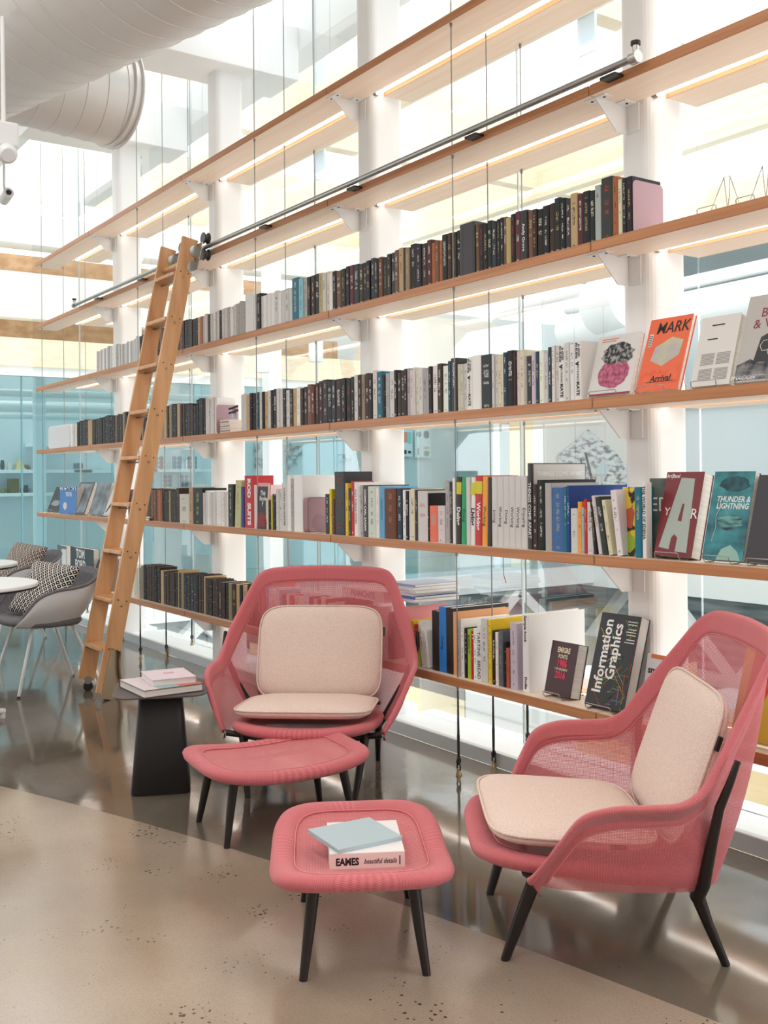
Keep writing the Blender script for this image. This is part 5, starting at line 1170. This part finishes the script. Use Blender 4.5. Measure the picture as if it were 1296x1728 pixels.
ftext(root, 'Arrival', 0.032, w_ * 0.54, h * 0.16, INK, 0.0008, shear=0.1)
shape(root, w_, h, [(0.2, 0.42), (0.5, 0.33), (0.86, 0.46), (0.9, 0.66), (0.62, 0.72), (0.26, 0.6)], noise_mat('hexagon_photo', (186, 180, 190), (206, 200, 158), (14, 14, 30), 0.5, 4))
shape(root, w_, h, [(0.05, 0.06), (0.95, 0.1), (0.95, 0.33), (0.7, 0.26), (0.3, 0.3), (0.05, 0.22)], noise_mat('coral_texture', (244, 120, 80), (236, 96, 60), (40, 40, 40), 0.5, 3), off=-0.0001)
shape(root, w_, h, [(0.06, 0.62), (0.14, 0.62), (0.14, 0.79), (0.06, 0.79)], INKW, 'barcode_label')
for k in range(6): shape(root, w_, h, [(0.065, 0.63 + k * 0.026), (0.135, 0.63 + k * 0.026), (0.135, 0.642 + k * 0.026), (0.065, 0.642 + k * 0.026)], INK, 'barcode_bar', 0.0006)
shape(root, w_, h, [(0.2, 0.115), (0.85, 0.115), (0.85, 0.122), (0.2, 0.122)], INK, 'small_print', 0.0006)
root, w_, h = face_book(3, 1164, 1230, 0.245, 0.04, 17, (226, 222, 218), 'white book with sparse small grey text on its cover')
GI = mat('grey_ink', (150, 146, 142), 0.6)
for (a, c, d_) in ((0.3, 0.62, 0.86), (0.24, 0.5, 0.66)): shape(root, w_, h, [(a, d_), (c, d_), (c, d_ + 0.018), (a, d_ + 0.018)], INK, 'title_line')
for bx, by in ((0.16, 0.30), (0.56, 0.30), (0.16, 0.08), (0.56, 0.08)):
    for k in range(9): shape(root, w_, h, [(bx, by + k * 0.019), (bx + 0.34, by + k * 0.019), (bx + 0.34, by + 0.009 + k * 0.019), (bx, by + 0.009 + k * 0.019)], GI, 'small_print')
root, w_, h = face_book(3, 1236, 1318, 0.30, 0.03, 19, (188, 184, 180), 'grey book with a black and white building photograph at the right edge')
ftext(root, 'BLACK\n& WHITE', 0.045, w_ * 0.72, h * 0.72, mat('wine_ink', (140, 40, 60), 0.5))
BW = noise_mat('bw_photo', (40, 40, 44), (150, 150, 154), (24, 24, 24), 0.5, 4)
shape(root, w_, h, [(0.02, 0.02), (0.98, 0.02), (0.98, 0.24), (0.5, 0.2), (0.28, 0.26), (0.02, 0.2)], BW)
shape(root, w_, h, [(0.35, 0.22), (0.95, 0.2), (0.98, 0.52), (0.7, 0.58), (0.42, 0.5)], mat('photo_black', (44, 44, 48), 0.5), off=0.0004)
for cx_, cy_ in ((0.55, 0.4), (0.72, 0.33), (0.72, 0.46), (0.88, 0.38)): 
    MB().tube([(w_ * cx_ + 0.02 * math.cos(a), -0.0014, h * cy_ + 0.02 * math.sin(a)) for a in [PI / 3 * i for i in range(6)]], 0.0012, 4, closed=True).build('hexagon_line', INKW, root)
ftext(root, 'PHAIDON', 0.02, w_ * 0.2, h * 0.05, INKW, 0.0002, shear=0.2)
# third row, right
root, w_, h = face_book(2, 1103, 1166, 0.295, 0.052, 15, (122, 32, 38), 'thick maroon book with a giant pale letter on its cover', spine_col=(110, 34, 40))
PG = mat('pale_green_grey', (172, 184, 176), 0.5)
shape(root, w_, h, [(0.10, 0.10), (0.38, 0.08), (0.40, 0.22), (0.47, 0.26), (0.56, 0.22), (0.55, 0.06), (0.86, 0.05), (0.78, 0.92), (0.42, 0.93)], PG, 'giant_letter')
shape(root, w_, h, [(0.50, 0.42), (0.60, 0.41), (0.61, 0.62), (0.56, 0.62)], mat('cover_122_32_38', (122, 32, 38), 0.4), 'letter_counter', 0.0006)
ftext(root, 'Art|Basel', 0.02, w_ * 0.2, h * 0.95, INKW, 0.0003, squash=0.75)
ftext(root, 'Y', 0.04, w_ * 0.18, h * 0.52, INKW); ftext(root, 'R', 0.05, w_ * 0.9, h * 0.5, INKW)
root, w_, h = face_book(2, 1184, 1252, 0.295, 0.03, 15, noise_mat('teal_cover', (28, 84, 96), (70, 160, 170), (9, 9, 14), 0.4, 4), 'teal illustrated book with white title lettering on its cover', spine_col=(40, 110, 124))
ftext(root, 'THUNDER &\nLIGHTNING', 0.027, w_ * 0.57, h * 0.64, INKW, 0.0004, shear=0.1, squash=0.85)
shape(root, w_, h, blob(0.55, 0.86, 0.37, 0.085, 26, 0.1), noise_mat('dark_cloud', (24, 60, 70), (40, 100, 110), (30, 30, 30), 0.5, 3))
shape(root, w_, h, blob(0.55, 0.42, 0.3, 0.09, 20, 0.2), noise_mat('ink_hair', (30, 60, 68), (110, 170, 170), (20, 20, 90), 0.5, 2))
shape(root, w_, h, [(0.35, 0.0), (0.95, 0.0), (0.85, 0.1), (0.66, 0.17), (0.45, 0.12)], mat('pale_hill', (150, 190, 180), 0.5))
MB().tube([(w_ * 0.18, -0.0012, h * 0.2), (w_ * 0.24, -0.0012, h * 0.36), (w_ * 0.2, -0.0012, h * 0.5), (w_ * 0.3, -0.0012, h * 0.6), (w_ * 0.25, -0.0012, h * 0.66)], 0.001, 4).build('lightning_line', INKW, root)
root, w_, h = face_book(2, 1256, 1330, 0.285, 0.03, 17, (52, 48, 56), 'dark charcoal book with a yellow leaf shape at the right edge')
shape(root, w_, h, blob(0.72, 0.78, 0.10, 0.1, 18, 0.1), mat('leaf_yellow', (196, 190, 60), 0.5)); ftext(root, 'R', 0.03, w_ * 0.75, h * 0.55, INKW)
shape(root, w_, h, blob(0.75, 0.12, 0.12, 0.1, 18, 0.1), mat('salmon_print', (214, 140, 120), 0.5))
x = wx(1092, 0.10, ZS[2] + 0.1)
root, w_, h = face_book(2, 1097, 1142, 0.275, 0.010, 2, noise_mat('grey_green_cover', (70, 84, 82), (110, 124, 116), (12, 12, 12), 0.5, 4), 'grey green book with thin white capitals behind the maroon book', y0=0.084, yaw=R(30), stand=False, dz=0.001)
ftext(root, 'ED', 0.07, w_ * 0.30, h * 0.66, INKW, 0.0, squash=0.8); shape(root, w_, h, blob(0.38, 0.28, 0.1, 0.05, 14, 0.1), mat('poppy_red', (196, 70, 50), 0.5))
root, w_, h = face_book(2, 1044, 1072, 0.245, 0.012, 6, noise_mat('floral_print', (232, 196, 70), (60, 46, 40), (26, 26, 26), 0.5, 4, lo=0.5, hi=0.56), 'yellow and brown patterned magazine left of the blue spine', y0=0.06, stand=False, dz=0.001)
shape(root, w_, h, blob(0.6, 0.2, 0.35, 0.14, 14, 0.35), mat('leaf_green', (150, 180, 50), 0.5)); shape(root, w_, h, blob(0.5, 0.55, 0.3, 0.16, 14, 0.2), mat('rust_print', (190, 90, 60), 0.5))
# lowest row, right
root, w_, h = face_book(1, 918, 962, 0.205, 0.055, 14, (66, 32, 38), 'dark maroon book with pink numerals leaning on the white binder', y0=0.05)
CRM = mat('cream_ink', (230, 214, 180), 0.5); PKI = mat('pink_ink', (222, 50, 90), 0.5)
for body, size, zf, mm, bd in (('EMIGRE', 0.028, 0.84, CRM, 0.0010), ('FONTS', 0.022, 0.72, CRM, 0.0006), ('1986', 0.038, 0.59, PKI, 0.0014), ('TYPE SPECIMENS', 0.0125, 0.485, CRM, 0.0002), ('2016', 0.038, 0.375, PKI, 0.0014)): ftext(root, body, size, w_ * 0.5, h * zf, mm, bd, squash=0.72)
PAG = noise_mat('rainbow_edges', (220, 150, 150), (150, 190, 180), (6, 120, 0.5), 0.6, 1)
root, w_, h = face_book(1, 986, 1052, 0.345, 0.05, 17, (34, 32, 34), 'large black book with white vertical title and coloured route lines', y0=0.03, page=PAG)
Mt = lambda x, z: face_front(x, -0.0012, z) @ Matrix.Rotation(R(90), 4, 'Z')
text(root, 'Information', 0.060, Mt(w_ * 0.24, h * 0.54), INKW, bold=0.0014, squash=0.96); text(root, 'Graphics', 0.060, Mt(w_ * 0.50, h * 0.60), INKW, bold=0.0014, squash=0.96)
random.seed(5)
for k in range(22):
    c = random.choice([(220, 70, 120), (230, 200, 60), (90, 130, 220), (200, 200, 200), (230, 120, 60), (120, 190, 120)])
    px, pz = random.uniform(0.05, 0.9), random.uniform(0.04, 0.6 if k % 3 else 0.95); pts = [(px * w_, -0.0007, pz * h)]
    for q in range(3):
        dx, dz = random.choice([(1, 1), (1, -1), (1, 0), (0, -1), (-1, -1)]); st = random.uniform(0.1, 0.28)
        px = min(0.97, max(0.03, px + dx * st)); pz = min(0.97, max(0.02, pz + dz * st * 0.6)); pts.append((px * w_, -0.0007, pz * h))
    MB().tube(pts, 0.0009, 4).build('route_line', mat('route_%d_%d_%d' % c, c, 0.5), root)
for k in range(7): shape(root, w_, h, [(0.70 + 0.02 * (k % 3), 0.93 - k * 0.03 - 0.02 * (k > 1) - 0.02 * (k > 4)), (0.94, 0.93 - k * 0.03 - 0.02 * (k > 1) - 0.02 * (k > 4)), (0.94, 0.938 - k * 0.03 - 0.02 * (k > 1) - 0.02 * (k > 4)), (0.70 + 0.02 * (k % 3), 0.938 - k * 0.03 - 0.02 * (k > 1) - 0.02 * (k > 4))], INKW, 'small_print')
root, w_, h = face_book(1, 1080, 1124, 0.22, 0.012, 12, (206, 202, 206), 'pale book with blue shapes behind the large black leaning book', y0=0.09, stand=False, dz=0.001)
ftext(root, 'smart', 0.034, w_ * 0.42, h * 0.74, INK, 0.001); shape(root, w_, h, blob(0.42, 0.42, 0.28, 0.18, 18, 0.08), mat('slate_blue_print', (110, 130, 170), 0.5)); shape(root, w_, h, [(0.15, 0.93), (0.7, 0.93), (0.7, 1.0), (0.15, 1.0)], mat('orange_tab', (206, 110, 60), 0.5))
root, w_, h = face_book(1, 1232, 1330, 0.34, 0.02, 18, (214, 190, 60), 'yellow and red poster-like book at the right edge behind the chair', y0=0.04)
shape(root, w_, h, [(0.12, 0.28), (0.38, 0.25), (0.7, 0.78), (0.98, 0.8), (0.98, 0.98), (0.2, 0.98)], noise_mat('red_print', (206, 52, 44), (220, 90, 60), (6, 6, 60), 0.5, 3))
# empty easels on the shelf at the upper right
for k, (a, c) in enumerate(((1176, 1226), (1242, 1290))):
    xa, xb = wx(a, 0.06, ZS[4]), wx(c, 0.06, ZS[4]); easel(xa, xb, 0.06, ZS[4], R(18), 'empty wire easel on the upper right shelf, %s of two' % ('left', 'right')[k], 0.15)
# third row, far left
root, w_, h = face_book(2, 79, 98, 0.235, 0.02, 22, (44, 44, 50), 'dark book with a shoe print at the far left end of the third row'); shape(root, w_, h, blob(0.5, 0.35, 0.35, 0.12, 16, 0.2), mat('shoe_grey', (150, 150, 152), 0.5))
root, w_, h = face_book(2, 100, 128, 0.23, 0.10, 2, (70, 126, 196), 'thick blue book with white capitals at the far left of the third row', y0=0.03, stand=False, spine_col=(40, 50, 90), dz=0.001)
ftext(root, 'TINTIN', 0.05, w_ * 0.55, h * 0.72, INKW, 0.001); shape(root, w_, h, [(0.0, 0.9), (1, 0.9), (1, 1), (0, 1)], noise_mat('navy_strip', (30, 40, 80), (230, 230, 235), (40, 40, 40), 0.5, 2, lo=0.5, hi=0.55)); shape(root, w_, h, blob(0.35, 0.3, 0.12, 0.14, 14, 0.2), mat('pale_skin_print', (226, 206, 196), 0.5))
GP = noise_mat('grey_painting', (92, 98, 106), (150, 158, 166), (10, 10, 10), 0.4, 4)
root, w_, h = face_book(2, 118, 142, 0.275, 0.035, 20, (84, 66, 58), 'framed-looking dark painting book in the third row left of the ladder', y0=0.03); shape(root, w_, h, [(0.06, 0.05), (0.94, 0.05), (0.94, 0.95), (0.06, 0.95)], GP)
root, w_, h = face_book(2, 150, 174, 0.265, 0.03, 16, GP, 'grey stormy painting book in the third row left of the ladder', y0=0.035)
root, w_, h = face_book(2, 171, 194, 0.25, 0.03, 20, (222, 218, 216), 'white book with a black sketch just left of the ladder in the third row', y0=0.035); shape(root, w_, h, [(0.2, 0.1), (0.28, 0.1), (0.5, 0.35), (0.4, 0.4)], INK); shape(root, w_, h, [(0.7, 0.5), (0.95, 0.55), (0.92, 0.68), (0.68, 0.62)], INK)
# third row: front-facing books in the middle
root, w_, h = face_book(2, 433, 449, 0.262, 0.02, 3, (52, 54, 64), 'black book with white words and a pink cover edge right of the red book', y0=0.032, stand=False, spine_col=(226, 120, 140), dz=0.001)
ftext(root, 'This\nBook\nF', 0.036, w_ * 0.55, h * 0.66, INKW, 0.001)
shape(root, w_, h, [(0.0, 0.92), (1, 0.92), (1, 1), (0, 1)], mat('pink_top_band', (236, 170, 180), 0.5)); shape(root, w_, h, [(0.1, 0.05), (0.9, 0.05), (0.9, 0.3), (0.5, 0.36), (0.1, 0.3)], mat('dark_red_print', (150, 40, 50), 0.5))
# lowest row, far left
root, w_, h = face_book(1, 119, 158, 0.29, 0.05, 0, (24, 24, 28), 'black book with large white capitals at the far left of the lowest row', y0=0.06, stand=False, spine_col=(40, 70, 96), dz=0.001)
ftext(root, 'TOM\nFORD', 0.105, w_ * 0.45, h * 0.66, INKW, 0.003, squash=0.95)
root, w_, h = face_book(1, 97, 112, 0.285, 0.05, 0, (92, 100, 102), 'tall grey and white box left of the black lettered book', y0=0.06, stand=False, dz=0.001); shape(root, w_, h, [(0.5, 0.0), (1, 0), (1, 0.9), (0.5, 0.9)], mat('white_panel_print', (214, 224, 228), 0.5))
root, w_, h = face_book(1, 148, 168, 0.215, 0.02, 20, (70, 78, 86), 'grey book with a pale oval leaning beside the shell armchair', y0=0.03); shape(root, w_, h, blob(0.6, 0.5, 0.2, 0.22, 18, 0.03), mat('pale_oval', (206, 210, 210), 0.5))
root, w_, h = face_book(1, 142, 152, 0.235, 0.02, 20, (80, 150, 150), 'teal edged book leaning just behind the shell armchair back', y0=0.03, stand=False, dz=0.001)
root, w_, h = face_book(1, 172, 196, 0.245, 0.03, 6, (150, 120, 92), 'brown book standing half hidden behind the ladder in the lowest row', y0=0.05, stand=False, dz=0.001)
# ribbon hanging from a light grey book
o = MB().tube([at(850, 928, 1, 0.03), at(850, 936, 1, -0.003), at(849, 950, 1, -0.004), at(850, 970, 1, -0.004), at(854, 984, 1, -0.004)], 0.0015, 5).build('page_ribbon', mat('red_ribbon', (170, 60, 50), 0.6)); tag(o, 'thin ribbon hanging below the uniform light grey books', 'ribbon')
